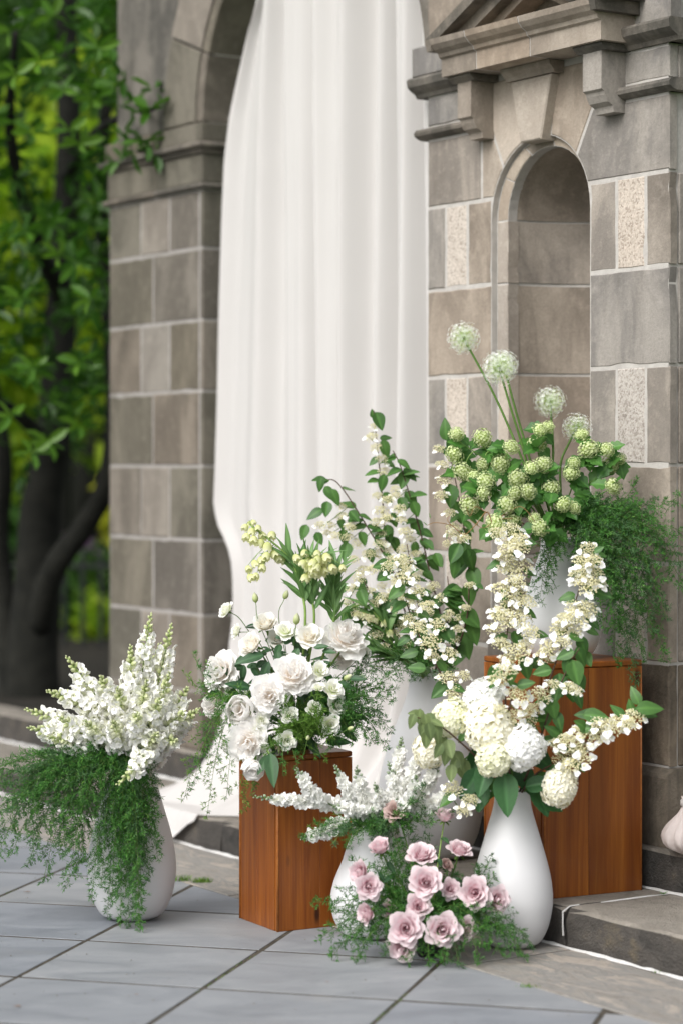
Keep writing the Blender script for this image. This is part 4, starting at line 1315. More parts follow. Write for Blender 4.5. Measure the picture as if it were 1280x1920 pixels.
def leaf_mesh(name, mat, w=0.62, pleat=0.02, fold=0.18, droop=0.18, nu=6, nv=8, serr=0.0, lobes=0, tipw=1.0):
    """a leaf of length 1 along +y, midrib and veins carried by attribute v"""
    V = []; A = []; F = []
    for j in range(nv + 1):
        y = j / nv
        if lobes:
            wd = w * (math.sin(math.pi * min(1, y * 1.02 + .03)) ** .7) * (0.68 + 0.32 * abs(math.cos(math.pi * y * lobes)))
        else:
            wd = w * (math.sin(math.pi * min(1.0, y ** 0.85)) ** 0.75) * (1 - 0.22 * y * tipw)
        wd = max(wd, 0.012) + serr * (j % 2) * .02
        for i in range(nu + 1):
            u = -1 + 2 * i / nu
            x = u * wd * 0.5
            yy = y - abs(u) * 0.05 * math.sin(math.pi * y)
            z = fold * abs(x) + pleat * math.cos((y - abs(u) * .18) * math.pi * 12) * abs(u) * (1 - abs(u) * .3) - droop * y * y - 0.10 * x * x
            V.append((x, yy, z)); A.append(1.0 if abs(u) < .05 else 0.25 * (math.cos((y - abs(u) * .18) * math.pi * 12) > .75))
    for j in range(nv):
        for i in range(nu):
            q = j * (nu + 1) + i
            F.append((q, q + 1, q + nu + 2, q + nu + 1))
    return mesh(name, V, F, M[mat], True, {'v': A})


LEAF_V = [leaf_mesh('leaf', 'leaf_vib', .68, .012, .25, .12), leaf_mesh('leaf', 'leaf_vib', .62, .015, .12, .30), leaf_mesh('leaf', 'leaf_vib', .74, .012, .40, .05)]
LEAF_P = [leaf_mesh('leaf', 'leaf_pale', .72, .01, .3, .1), leaf_mesh('leaf', 'leaf_pale', .66, .01, .15, .28)]
LEAF_S = [leaf_mesh('leaf', 'leaf_snow', .85, .02, .2, .2, 8, 10, lobes=3), leaf_mesh('leaf', 'leaf_snow', .80, .025, .35, .1, 8, 10, lobes=3)]
LEAF_D = [leaf_mesh('leaf', 'leaf_dark', .42, .006, .2, .25), leaf_mesh('leaf', 'leaf_dark', .46, .006, .3, .05)]
LEAF_H = [leaf_mesh('leaf', 'leaf_hyd', .66, .012, .2, .2, 8, 12, serr=.8), leaf_mesh('leaf', 'leaf_hyd', .62, .012, .35, .06, 8, 12, serr=.8)]
LEAF_F = [leaf_mesh('leaf', 'leaf_frit', .22, 0, .3, .2, 4, 7), leaf_mesh('leaf', 'leaf_frit', .20, 0, .3, -.1, 4, 7), leaf_mesh('leaf', 'leaf_frit', .20, 0, .3, .4, 4, 7)]


def put_leaf(parent, base, pos, d, up, L, meshes, name='leaf'):
    return obj(name, rng.choice(meshes), parent, tm(pos - base, frame_y(d, up), L))


def add_petal_patch(mb, rot, L, w, cup, seed, nu=3, nv=3, v0=0.3):
    """a small rounded petal along +y of rot, L long, w wide"""
    r_ = random.Random(seed)
    V = []; A = []; F = []
    for j in range(nv + 1):
        y = j / nv
        wd = w * (0.30 + 0.70 * math.sin(math.pi * min(1, .16 + y * .62))) * (1 if j < nv else .55)
        for i in range(nu + 1):
            u = -1 + 2 * i / nu
            V.append(rot @ Vector((u * wd * .5, L * (y - .10 * abs(u) * y), cup * (u * u) * L - cup * .8 * y * y * L + r_.uniform(-.06, .06) * L * y)))
            A.append(v0 + (1 - v0) * y)
    for j in range(nv):
        for i in range(nu):
            q = j * (nu + 1) + i
            F.append((q, q + 1, q + nu + 2, q + nu + 1))
    mb.add(V, F, A)


def snap_floret(seed):
    """two-lipped snapdragon flower opening along +y, unit long"""
    mb = MB(); r_ = random.Random(seed)
    Vv = []; Aa = []; Ff = []
    for j, (y, r) in enumerate(((0, .10), (.22, .18), (.5, .20), (.62, .17))):
        for k in range(7):
            t = 2 * math.pi * k / 7
            Vv.append((r * math.cos(t), y, r * .85 * math.sin(t))); Aa.append(0.1 + .5 * y)
    for j in range(3):
        for k in range(7):
            Ff.append((j * 7 + k, j * 7 + (k + 1) % 7, (j + 1) * 7 + (k + 1) % 7, (j + 1) * 7 + k))
    mb.add(Vv, Ff, Aa)
    for (az, el, L, w) in ((-28, 62, .50, .46), (28, 62, .50, .46), (-62, -38, .44, .46), (62, -38, .44, .46), (0, -58, .42, .44)):
        d = Vector((math.sin(D(az)) * math.cos(D(el)), math.cos(D(az)) * math.cos(D(el)) * .8 + .1, math.sin(D(el))))
        rot = Matrix.Translation((d.x * .08, .52, d.z * .09)) @ frame_y(d, (0, -1, .2))
        add_petal_patch(mb, rot, L * r_.uniform(.85, 1.2), w * r_.uniform(.9, 1.15), .22 * r_.choice((1, -1, .6)), seed * 13 + int(az + el))
    add_petal_patch(mb, Matrix.Translation((0, .50, -.02)) @ frame_y((0, .9, -.25), (0, .2, 1)), .22, .34, -.3, seed)
    return mesh('floret', mb.v, mb.f, M['snap'], True, {'v': mb.a})


def stock_floret(seed):
    mb = MB(); r_ = random.Random(seed)
    for ring, (el, L, n) in enumerate(((12, .62, 4), (38, .50, 4), (62, .34, 3))):
        for k in range(n):
            a = 2 * math.pi * (k + ring * .5) / n + r_.uniform(-.25, .25)
            e = D(el + r_.uniform(-12, 12))
            d = Vector((math.cos(a) * math.cos(e), math.sin(e), math.sin(a) * math.cos(e)))
            add_petal_patch(mb, frame_y(d, (0, 1, 0.01)), L * r_.uniform(.85, 1.1), .50, r_.uniform(-.3, .3), seed * 31 + ring * 5 + k, 2, 2, .25)
    return mesh('floret', mb.v, mb.f, M['stock'], True, {'v': mb.a})


def bud_mesh(mat, w=.32, name='bud'):
    mb = MB(); V = []; A = []; F = []
    prof = ((0, .05), (.2, .8), (.45, 1.0), (.75, .75), (1.0, .12))
    for j, (y, r) in enumerate(prof):
        for k in range(7):
            t = 2 * math.pi * k / 7
            V.append((r * w * math.cos(t), y, r * w * math.sin(t))); A.append(y)
    for j in range(len(prof) - 1):
        for k in range(7):
            F.append((j * 7 + k, (j + 1) * 7 + k, (j + 1) * 7 + (k + 1) % 7, j * 7 + (k + 1) % 7))
    F.append(tuple(range(28, 35)))
    return mesh(name, V, F, M[mat], True, {'v': A})


def sterile_floret(seed):
    """flat five-lobed white flower facing +z, unit radius"""
    mb = MB(); r_ = random.Random(seed)
    for k in range(5):
        a = 2 * math.pi * k / 5 + r_.uniform(-.15, .15)
        L = (1.05, .98, .70, .98, .62)[k] * r_.uniform(.9, 1.1)
        d = Vector((math.cos(a), math.sin(a), r_.uniform(-.22, .18)))
        add_petal_patch(mb, frame_y(d, (0, 0, 1)), L, .92 * L + .1, r_.uniform(-.12, .18), seed * 7 + k, 3, 3, .15)
    return mesh('floret', mb.v, mb.f, M['floret'], True, {'v': mb.a})


def cream_cluster(seed):
    """flat dome of tiny cream flowers and their branching stalks, unit radius, facing +z"""
    mb = MB(); r_ = random.Random(seed)
    for k in range(120):
        rr = math.sqrt(k / 120) * 1.0; a = k * 2.39996 + r_.uniform(-.25, .25)
        if math.sin(a * 2.5 + seed) > .75 and rr > .5: continue
        p = Vector((rr * math.cos(a), rr * math.sin(a), .40 * (1 - rr * rr) + r_.uniform(-.15, .15)))
        s = r_.uniform(.06, .115)
        q = [Vector((1, 0, 0)), Vector((0, 1, 0)), Vector((-1, 0, 0)), Vector((0, -1, 0)), Vector((0, 0, 1.1)), Vector((0, 0, -1.3))]
        sp = r_.uniform(0, 3); ro = Matrix.Rotation(sp, 3, 'Z')
        mb.add([p + ro @ (x * s) for x in q], [(0, 1, 4), (1, 2, 4), (2, 3, 4), (3, 0, 4), (1, 0, 5), (2, 1, 5), (3, 2, 5), (0, 3, 5)], [r_.uniform(.25, 1)] * 4 + [r_.uniform(.6, 1), .1])
    for k in range(7):
        a = 2 * math.pi * k / 7
        mb.tube([(0, 0, -.55), (.25 * math.cos(a), .25 * math.sin(a), -.1), (.6 * math.cos(a), .6 * math.sin(a), .12)], .035, .02, 4, False, 0.0)
    return mesh('flower_cluster', mb.v, mb.f, M['cream'], False, {'v': mb.a})


def flower_ball(mat, seed, n, fs, petals=4, hemi=-.55, jit=.05, name='flower_head', flat=1.0, nu=2):
    mb = MB(); r_ = random.Random(seed)
    for k in range(n):
        z = 1 - (1 - hemi) * (k + .5) / n
        rr = math.sqrt(max(0, 1 - z * z)); a = k * 2.39996
        d = Vector((rr * math.cos(a), rr * math.sin(a), z * flat))
        lump = 1 + .08 * math.sin(3.6 * d.x + seed) * math.sin(4.2 * d.y + seed * 2) + r_.uniform(-jit, jit)
        p = d * (lump * (1 - fs * .3))
        f = frame_z(d + Vector((r_.uniform(-.3, .3), r_.uniform(-.3, .3), r_.uniform(-.3, .3))), r_.uniform(0, 6))
        b0 = r_.uniform(-.1, .25)
        for q in range(petals):
            t = 2 * math.pi * q / petals
            dd = Vector((math.cos(t), math.sin(t), r_.uniform(.05, .35)))
            add_petal_patch(mb, Matrix.Translation(p) @ f @ frame_y(dd, (0, 0, 1)), fs * r_.uniform(.85, 1.1), fs * 1.0, r_.uniform(-.2, .2), k * 5 + q, nu, 2, max(0, .25 + b0))
        if r_.random() < .3:
            pass
    # the inside that carries the florets
    V = []; F = []
    for j in range(7):
        e = math.pi * j / 6
        for k in range(10):
            V.append((.74 * math.sin(e) * math.cos(k * .6283), .74 * math.sin(e) * math.sin(k * .6283), .74 * math.cos(e) * flat))
    for j in range(6):
        for k in range(10): F.append((j * 10 + k, (j + 1) * 10 + k, (j + 1) * 10 + (k + 1) % 10, j * 10 + (k + 1) % 10))
    mb.add(V, F, [0.0] * len(V))
    return mesh(name, mb.v, mb.f, M[mat], False, {'v': mb.a})


def allium_meshes(seed):
    r_ = random.Random(seed)
    core = MB(); fl = MB()
    for k in range(250):
        z = 1 - 2 * (k + .5) / 250; rr = math.sqrt(1 - z * z); a = k * 2.39996
        d = Vector((rr * math.cos(a) + r_.uniform(-.08, .08), rr * math.sin(a) + r_.uniform(-.08, .08), z + r_.uniform(-.08, .08))).normalized()
        R = r_.uniform(.70, 1.04)
        core.tube([d * .10, d * R], .008, .005, 3, False, R)
        f = frame_z(d, r_.uniform(0, 6))
        0 and core.add([d * (R + .045), *(Matrix.Translation(d * R) @ f @ Vector((.03 * math.cos(t), .03 * math.sin(t), 0)) for t in (0, 2.1, 4.2))], [(0, 1, 2), (0, 2, 3), (0, 3, 1)], [1.0] * 4)
        for q in range(6):
            t = 2 * math.pi * q / 6
            c, s = math.cos(t), math.sin(t); L = .14; w = .013
            P = [Vector((0, 0, 0)), Vector((c * L * .6 - s * w, s * L * .6 + c * w, .03)), Vector((c * L, s * L, .05)), Vector((c * L * .6 + s * w, s * L * .6 - c * w, .03))]
            fl.add([Matrix.Translation(d * R) @ f @ p for p in P], [(0, 1, 2, 3)], [.35, .8, 1, .8])
    return (mesh('pedicels', core.v, core.f, M['allium_core'], False, {'v': core.a}), mesh('florets', fl.v, fl.f, M['allium'], False, {'v': fl.a}))


def bell_mesh(seed):
    mb = MB(); V = []; A = []; F = []
    n = 12
    prof = ((0, .10), (.12, .34), (.4, .50), (.75, .52), (1.0, .60))
    for j, (y, r) in enumerate(prof):
        for k in range(n):
            t = 2 * math.pi * k / n
            yy = y + (.16 * math.cos(6 * t) if j == 4 else 0)
            rr = r * (1 + .06 * math.cos(6 * t))
            V.append((rr * math.cos(t), yy, rr * math.sin(t))); A.append(y)
    for j in range(len(prof) - 1):
        for k in range(n): F.append((j * n + k, (j + 1) * n + k, (j + 1) * n + (k + 1) % n, j * n + (k + 1) % n))
    F.append(tuple(range(n)))
    mb.add(V, F, A)
    mb.tube([(0, .1, 0), (0, .85, 0)], .06, .08, 5, True, 1.0)
    return mesh('bell', mb.v, mb.f, M['bell'], True, {'v': mb.a})


SNAP = [snap_floret(i) for i in range(5)]; SNAP_BUD = bud_mesh('snap_bud', .36)
STOCK = [stock_floret(i) for i in range(4)]; STOCK_BUD = bud_mesh('stock_bud', .36)
STER = [sterile_floret(i) for i in range(4)]; CREAM = [cream_cluster(i) for i in range(4)]
BUD = bud_mesh('bud_green', .30); BELL = [bell_mesh(0)]
ALLIUM = [allium_meshes(3), allium_meshes(8)]
HYD = {k: [flower_ball(k, s, 150, .20, name='flower_head', hemi=-.6) for s in (1, 2)] for k in ('hyd_white', 'hyd_cream', 'hyd_green')}
SNOWB = [flower_ball('snowball', s, 120, .165, 5, -.9, .12, 'flower_ball', nu=1) for s in (4, 5, 6)]


# ------------------------------------------------------------------ asparagus fern
def frond(name, pts, spread, mat, label, group, seed, nlen=0.0125, dens=1.5, droop=0.30, base_skip=0.05, r=0.0011, width=0.00105):
    """one plume: a wiry stem with fine side branches carrying needle tufts"""
    g = np.random.default_rng(seed); rr = random.Random(seed)
    path = smooth_path(pts, 10)
    base = path[0].copy()
    L = [0.0]
    for i in range(1, len(path)): L.append(L[-1] + (path[i] - path[i - 1]).length)
    tot = L[-1]
    o = empty(name, base, 0, label=label, cat='fern frond', group=group)
    st = MB(); st.tube(path, r, r * .5, 4)
    B = []; Dn = []; LN = []; RN = []
    s = tot * base_skip; side = 1
    def pos(s):
        for i in range(1, len(L)):
            if L[i] >= s:
                k = (s - L[i - 1]) / max(1e-9, L[i] - L[i - 1])
                return path[i - 1].lerp(path[i], k), (path[i] - path[i - 1]).normalized()
        return path[-1], (path[-1] - path[-2]).normalized()
    while s < tot:
        p, t = pos(s)
        f = s / tot
        taper = math.sin(math.pi * min(1, .18 + f * .78)) ** .8
        bl = spread * taper * rr.uniform(.45, 1.15)
        side = -side
        perp = t.cross(Vector((rr.uniform(-1, 1), rr.uniform(-1, 1), rr.uniform(-1, 1))))
        if perp.length < 1e-3: perp = Vector((1, 0, 0))
        perp.normalize()
        d = (t * rr.uniform(.25, .9) + perp).normalized()
        q = [p]; cur = p.copy(); dd = d.copy()
        nseg = max(2, int(bl / .0085))
        for k in range(nseg):
            dd = (dd + Vector((0, 0, -droop * .16)) + t * .05 + Vector((rr.uniform(-.12, .12), rr.uniform(-.12, .12), rr.uniform(-.12, .12)))).normalized()
            cur = cur + dd * (bl / nseg)
            q.append(cur.copy())
            m = 6 + (rr.random() < .5)
            for _ in range(m):
                nd = dd * rr.uniform(.3, 1.2) + Vector((rr.gauss(0, .7), rr.gauss(0, .7), rr.gauss(0, .7)))
                B.append(cur); Dn.append(nd.normalized()); LN.append(nlen * rr.uniform(.6, 1.25)); RN.append(min(1, max(0, rr.gauss(.42, .2) + .25 * (k / nseg) - .1)))
        st.tube(q, r * .5, r * .3, 3, False)
        s += rr.uniform(.007, .012) / dens
    B = np.array([tuple(b - base) for b in B]); Dn = np.array([tuple(d) for d in Dn]); LN = np.array(LN)[:, None]
    w = np.cross(Dn, g.normal(0, 1, Dn.shape)); w /= np.linalg.norm(w, axis=1, keepdims=True) + 1e-9
    w *= width
    V = np.stack([B, B + Dn * LN * .45 + w, B + Dn * LN, B + Dn * LN * .45 - w], axis=1).reshape(-1, 3)
    obj('needles', quads_mesh('needles', V, 4, M[mat], {'rnd': np.repeat(np.array(RN), 4)}), o, kind='stuff')
    st.build('stem', M['stem'], o, True, off=base)
    return o


def frond_px(name, pts, *a, **k):
    return frond(name, [at(x, y, Y) for x, y, Y in pts], *a, **k)

# ------------------------------------------------------------------ flowers: builders
def mpx(r, Y): return r / FPX * Y


def stem_path(base, pos, face, sag=0.25):
    face = Vector(face).normalized()
    L = (pos - base).length
    back = pos - face * min(0.05, L * .35)
    mid = base.lerp(back, .55) + Vector((0, 0, L * .06))
    return smooth_path([base, mid, back, pos], 5)


def calyx(parent, base, pos, face, R, mat):
    mb = MB(); rot = frame_z(face)
    for k in range(5):
        a = 2 * math.pi * k / 5
        d = Vector((math.cos(a), math.sin(a), -.15))
        add_petal_patch(mb, Matrix.Translation(pos - base) @ rot @ Matrix.Translation((0, 0, -.02 * R)) @ frame_y(d, (0, 0, 1)), R * .62, R * .22, .1, k, 2, 2)
    mb.lathe([(R * .03, -.22 * R), (R * .15, -.16 * R), (R * .19, -.02 * R), (R * .10, .05 * R)], 8) if False else None
    return mb.build('calyx', M[mat], parent, True, attr=None)


def flower(name, cat, label, group, x, y, Y, r, face, layers, base, stem_r=.0022, stem='stem', leaves=2, lmesh=None, lsize=.05, tilt=.10, skip=0, sq=1.0, shift=0.25):
    face = Vector(face).normalized()
    R = mpx(r, Y) * (1.0 if 'pink' in name else 1.10)
    pos = at(x, y, Y) - face * R * shift
    o = empty(name, base, 0, label=label, cat=cat, group=group)
    bloom(o, base, pos, face, R, layers, tilt, sq, skip)
    pth = stem_path(base, pos + face * R * .05, face)
    MB().tube(pth, stem_r, stem_r * .8, 6).build('stem', M[stem], o, True, off=base)
    calyx(o, base, pos, face, R, 'stem')
    for k in range(leaves):
        p = pth[int(len(pth) * rng.uniform(.45, .85))]
        d = Vector((rng.uniform(-1, 1), rng.uniform(-.9, .1), rng.uniform(-.3, .5)))
        put_leaf(o, base, p, d, (0, -.4, 1), lsize * rng.uniform(.8, 1.2), lmesh or LEAF_D)
    return o


# pink roses in the mound on the ground
RB = V7 + Vector((0, 0, .03))
GR = 'pink garden roses in the mound on the slate'
for x, y, Y, r, f, ls, lab in (
    (833, 1531, 6.10, 25, (.12, -.32, .95), 'B', 'pale pink half open rose standing highest on a bare upright stem'),
    (712, 1590, 6.02, 29, (-.35, -.50, .80), 'B', 'streaked pink rose leaning left at the upper left of the mound'),
    (790, 1603, 6.00, 31, (.02, -.58, .80), 'A', 'pale peach pink rose tilted upward below the bare upright stem'),
    (861, 1594, 6.04, 27, (.22, -.42, .88), 'A', 'dusty pink rose facing up against the tall pear shaped white vase'),
    (676, 1636, 5.98, 29, (-.62, -.70, .25), 'B', 'pink rose turned left against the squat white vase, behind a fuller rose'),
    (691, 1662, 5.95, 28, (.15, -.96, .15), 'A', 'pink rose in front of its left-turned neighbour beside the squat white vase'),
    (797, 1654, 5.93, 34, (.0, -.93, .35), 'A', 'wide open lilac pink rose at the centre of the mound'),
    (784, 1699, 5.92, 28, (.05, -.95, .28), 'A', 'smaller pink rose just under the wide open central one'),
    (843, 1667, 5.97, 22, (.18, -.95, .2), 'A', 'small pink rose partly covered by fern right of the central bloom'),
    (889, 1674, 5.95, 34, (-.10, -.96, .18), 'A', 'large pink rose with a deep centre, left of a pair before the pear vase'),
    (931, 1687, 5.97, 29, (.42, -.86, .16), 'A', 'pink rose turned right, outermost of the mound before the pear vase'),
    (687, 1713, 5.95, 27, (-.72, -.66, .10), 'B', 'pink rose seen from the side, lowest at the left of the mound'),
    (760, 1741, 5.88, 37, (-.05, -.97, .20), 'A', 'full pink rose low at front above the lowest bloom'),
    (829, 1744, 5.88, 36, (.05, -.98, .14), 'A', 'pale blush rose with a swirled centre low at the front right'),
    (872, 1741, 5.92, 26, (.32, -.94, .05), 'A', 'small deeper pink rose tucked right of the pale blush rose'),
    (752, 1777, 5.90, 31, (-.28, -.86, -.36), 'A', 'lowest pink rose nodding almost onto the slate'),
    (728, 1705, 5.99, 22, (-.40, -.88, .10), 'B', 'shaded pink rose peeping out behind the full low front rose')):
    mat_layers = rng.choice((ROSE[0], ROSE[0], ROSE[2])) if ls == 'A' else ROSE[1]
    flower('pink_rose', 'rose', lab, GR, x, y, Y, r, f, mat_layers, RB, .0024, 'stem_pale' if y < 1540 else 'stem', 2, LEAF_D, .042, .07, shift=.35)
for x, y, Y, r, f, lab in ((836, 1622, 6.05, 14, (.6, -.5, .5), 'small wilting dusty rose half hidden right of centre in the mound'),
                           (742, 1522, 6.14, 24, (-.2, -.7, .6), 'dusty beige rose in shade at the back under the white stock')):
    flower('dusty_rose', 'rose', lab, None, x, y, Y, r, f, ROSE_FADED, RB, .002, 'stem', 1, LEAF_D, .04, .12)

# white peonies and roses on the shorter pedestal
PB = V4 + Vector((0, 0, .05))
GP = 'white peonies on the shorter pedestal'
for x, y, Y, r, f, bud, lab in (
    (647, 1190, 6.44, 42, (.22, -.62, .75), 0, 'white peony with pink tinged rim at the upper right, below the lance leaves'),
    (549, 1264, 6.30, 42, (.05, -.85, .52), 0, 'largest blush white peony at the centre of the pedestal arrangement'),
    (413, 1258, 6.40, 37, (-.55, -.78, .30), 0, 'loose white peony seen from the side at the far left'),
    (503, 1304, 6.28, 37, (-.12, -.95, .10), 0, 'white peony tucked just below and left of the largest one'),
    (450, 1330, 6.29, 35, (-.22, -.95, .16), 1, 'rounded cupped white peony at the left above the loose low one'),
    (466, 1394, 6.27, 41, (-.10, -.97, -.06), 0, 'large loose white peony low at the left corner of the pedestal'),
    (475, 1441, 6.24, 26, (-.02, -.85, -.50), 1, 'round closed white peony bud hanging over the pedestal edge'),
    (398, 1318, 6.46, 27, (-.70, -.60, .2), 0, 'half hidden white peony behind fern at the left side'),
    (640, 1228, 6.55, 26, (.3, -.8, .2), 0, 'shaded white peony behind stems below the pink tinged one')):
    flower('white_peony', 'peony', lab, GP, x, y, Y, r, f, PEONY_BUD if bud else PEONY, PB, .0032, 'stem_pale', 1, LEAF_D, .06, .13 if not bud else .05, shift=.35 if not bud else .55)
GW = 'white garden roses on the shorter pedestal'
for x, y, Y, r, f, ls, lab in (
    (498, 1168, 6.44, 27, (-.12, -.70, .70), 1, 'uppermost cream white garden rose at the left of the lance leaves'),
    (470, 1208, 6.38, 29, (-.50, -.66, .55), 1, 'cream white garden rose tilted left above a broad dark leaf'),
    (581, 1192, 6.40, 26, (.05, -.80, .60), 0, 'cream garden rose with visible spiral in the middle of the upper row'),
    (520, 1196, 6.46, 20, (-.1, -.8, .5), 0, 'small white rose wedged low between two upper cream roses')):
    flower('white_rose', 'rose', lab, GW, x, y, Y, r, f, WROSE[ls], PB, .0024, 'stem', 2, LEAF_D, .052, .06, shift=.4)
GL = 'lisianthus flowers on the shorter pedestal'
for x, y, Y, r, f, lab in (
    (536, 1181, 6.40, 19, (.05, -.75, .65), 'white lisianthus with a green eye between the two upper roses'),
    (421, 1142, 6.44, 17, (-.75, -.35, .55), 'open white lisianthus on a long wiry stem far out at upper left'),
    (441, 1183, 6.42, 14, (-.85, -.35, .25), 'half open lisianthus pointing left below the far out one'),
    (600, 1257, 6.31, 18, (.25, -.85, .35), 'small white lisianthus just right of the largest peony'),
    (597, 1287, 6.29, 12, (.10, -.50, .80), 'slim upright lisianthus bud under the small one by the largest peony'),
    (626, 1291, 6.30, 19, (.35, -.75, .50), 'greenish cream lisianthus at the right side, topmost of its trio'),
    (634, 1322, 6.31, 19, (.50, -.80, .10), 'ruffled white lisianthus below the greenish cream one at right'),
    (620, 1359, 6.27, 19, (.25, -.96, -.05), 'round white lisianthus low at the right above the pedestal'),
    (544, 1341, 6.27, 16, (.10, -.95, .20), 'lisianthus veiled by bright fern in the middle of the arrangement'),
    (539, 1389, 6.25, 18, (.10, -.97, -.05), 'white lisianthus just above the front edge of the pedestal'),
    (589, 1328, 6.27, 15, (.30, -.85, .40), 'yellow green lisianthus bloom set among the bright fern'),
    (493, 1352, 6.28, 15, (.45, -.80, .20), 'folded greenish lisianthus beside the rounded cupped peony'),
    (486, 1372, 6.27, 14, (.30, -.90, -.10), 'small lisianthus squeezed between the two left peonies'),
    (682, 1222, 6.46, 15, (.4, -.6, .5), 'pale lisianthus behind fern at the far right')):
    flower('lisianthus', 'lisianthus', lab, GL, x, y, Y, r, f, LISI, PB, .0014, 'stem', 1, LEAF_D, .035, .06, shift=.5)
GB = 'lisianthus buds on the shorter pedestal'
for x, y, Y, d, L, lab in ((480, 1131, 6.44, (-.15, 0, 1), .030, 'closed lisianthus bud standing up at upper left of the white blooms'), (533, 1124, 6.42, (.3, -.2, .9), .028, 'nodding green bud at the foot of the lance leaves'),
                           (576, 1388, 6.25, (.2, -.5, .7), .018, 'tiny green bud low before the bright fern'), (651, 1368, 6.28, (.6, -.3, .3), .020, 'round yellow green bud at the lower right edge'),
                           (555, 1172, 6.39, (.1, -.2, 1), .034, 'long pointed green bud between the upper white blooms'), (644, 1274, 6.31, (.8, -.3, .5), .026, 'slim pale bud pointing right beside the greenish lisianthus')):
    p = at(x, y, Y); o = empty('lisianthus_bud', PB, 0, label=lab, cat='flower bud', group=GB)
    obj('bud', BUD, o, tm(p - PB, frame_y(d, (0, -1, .1)), L))
    MB().tube(stem_path(PB, p, d), .0013, .001, 5).build('stem', M['stem'], o, True, off=PB)
# foliage stems of the rose and peony leaves
def leafy(name, label, cat, base, path, leaves, lm, L, group=None, stem='stem', r=.002, up=(0, -.5, 1)):
    o = empty(name, base, 0, label=label, cat=cat, group=group)
    pth = smooth_path([base] + [at(*p) for p in path], 6)
    MB().tube(pth, r, r * .6, 6).build('stem', M[stem], o, True, off=base)
    for (x, y, Y, dx, dz, s) in leaves:
        p = at(x, y, Y)
        put_leaf(o, base, p, Vector((dx, rng.uniform(-.5, -.1), dz)), (rng.uniform(-.2, .2), -.8, .6), L * s, lm)
    return o
leafy('rose_foliage', 'broad dark green leaf spray under the tilted cream rose', 'foliage', PB, [(480, 1250, 6.40)], [(495, 1228, 6.36, -1, -.15, 1.1), (520, 1222, 6.38, .2, -.9, .9), (505, 1240, 6.37, -.4, -.9, .9)], LEAF_D, .075)
leafy('rose_foliage', 'dark leaf pair right of the upper cream roses', 'foliage', PB, [(590, 1235, 6.40)], [(588, 1214, 6.38, .9, .1, .8), (604, 1220, 6.38, 1, -.1, .8), (560, 1215, 6.39, -.4, -.8, 1), (630, 1280, 6.38, 1, -.2, 1.0), (655, 1272, 6.38, .8, .1, .9)], LEAF_D, .055)
for k, (lab, cx, cy) in enumerate((('dark leaf sprig in the shade at the heart of the peonies', 560, 1290), ('dark leaf sprig between the left peonies', 455, 1270), ('dark leaf sprig low on the right of the peonies', 610, 1340), ('dark leaf sprig under the upper cream roses', 540, 1225))):
    leafy('rose_foliage', lab, 'foliage', PB, [(cx, cy + 30, 6.42), (cx, cy, 6.42)], [(cx + rng.uniform(-45, 45), cy + rng.uniform(-30, 50), 6.44 + rng.uniform(-.03, .05), rng.uniform(-1, 1), rng.uniform(-.7, .5), rng.uniform(.8, 1.2)) for _ in range(12)], LEAF_D, .062)
leafy('hanging_leaf', 'long dark green leaf hanging over the front edge of the shorter pedestal', 'leaf', PB, [(505, 1400, 6.27), (505, 1413, 6.23)], [(507, 1412, 6.225, .12, -1, 1.1), (503, 1416, 6.225, -.5, -.9, .7)], LEAF_D, .085, stem='stem_pale', r=.003)
leafy('rose_foliage', 'dark leaves filling the shade below the largest peony', 'foliage', PB, [(540, 1340, 6.36)], [(520, 1325, 6.36, -.8, -.4, 1), (560, 1310, 6.38, .6, .5, 1), (590, 1350, 6.36, .8, -.2, 1), (500, 1380, 6.34, .3, -.9, 1), (570, 1380, 6.36, .5, -.5, 1), (610, 1390, 6.36, .9, 0, 1), (640, 1340, 6.4, 1, 0, 1), (470, 1290, 6.38, -.9, .2, 1), (450, 1280, 6.4, -.6, .6, .9)], LEAF_D, .075)


# fritillarias: ivory bells on pale stems with lance leaves
def fritillaria(label, base, path, bells, leaf_span, nleaf, group, L=.085, spread=1.0):
    o = empty('fritillaria', base, 0, label=label, cat='fritillaria', group=group)
    pth = smooth_path([base] + [at(*p) for p in path], 8)
    MB().tube(pth, .0042, .0022, 7).build('stem', M['stem_pale'], o, True, off=base)
    for k in range(nleaf):
        f = leaf_span[0] + (leaf_span[1] - leaf_span[0]) * k / nleaf
        p = pth[int(f * (len(pth) - 1))]; t = (pth[min(len(pth) - 1, int(f * (len(pth) - 1)) + 1)] - p)
        t = t.normalized() if t.length > 0 else Vector((0, 0, 1))
        a = 2.4 * k
        d = t * 1.15 + Vector((math.cos(a), math.sin(a) * .8, 0)) * spread * rng.uniform(.5, 1.0)
        put_leaf(o, base, p, d, Vector((0, 0, 1)) - t * .3 + Vector((0, -.5, 0)), L * rng.uniform(.65, 1.1), LEAF_F)
    for (x, y, Y, s) in bells:
        p = at(x, y, Y)
        near = min(pth, key=lambda q: (q - p).length)
        d = Vector((rng.uniform(-.5, .5), rng.uniform(-.7, .1), -.75))
        top = p - d.normalized() * s * .5
        obj('bell', BELL[0], o, tm(top - base, frame_y(d, (0, -1, .3)), s))
        MB().tube(smooth_path([near, near.lerp(top, .6) + Vector((0, 0, .006)), top], 3), .0010, .0009, 4).build('pedicel', M['stem_pale'], o, True, off=base)
    return o
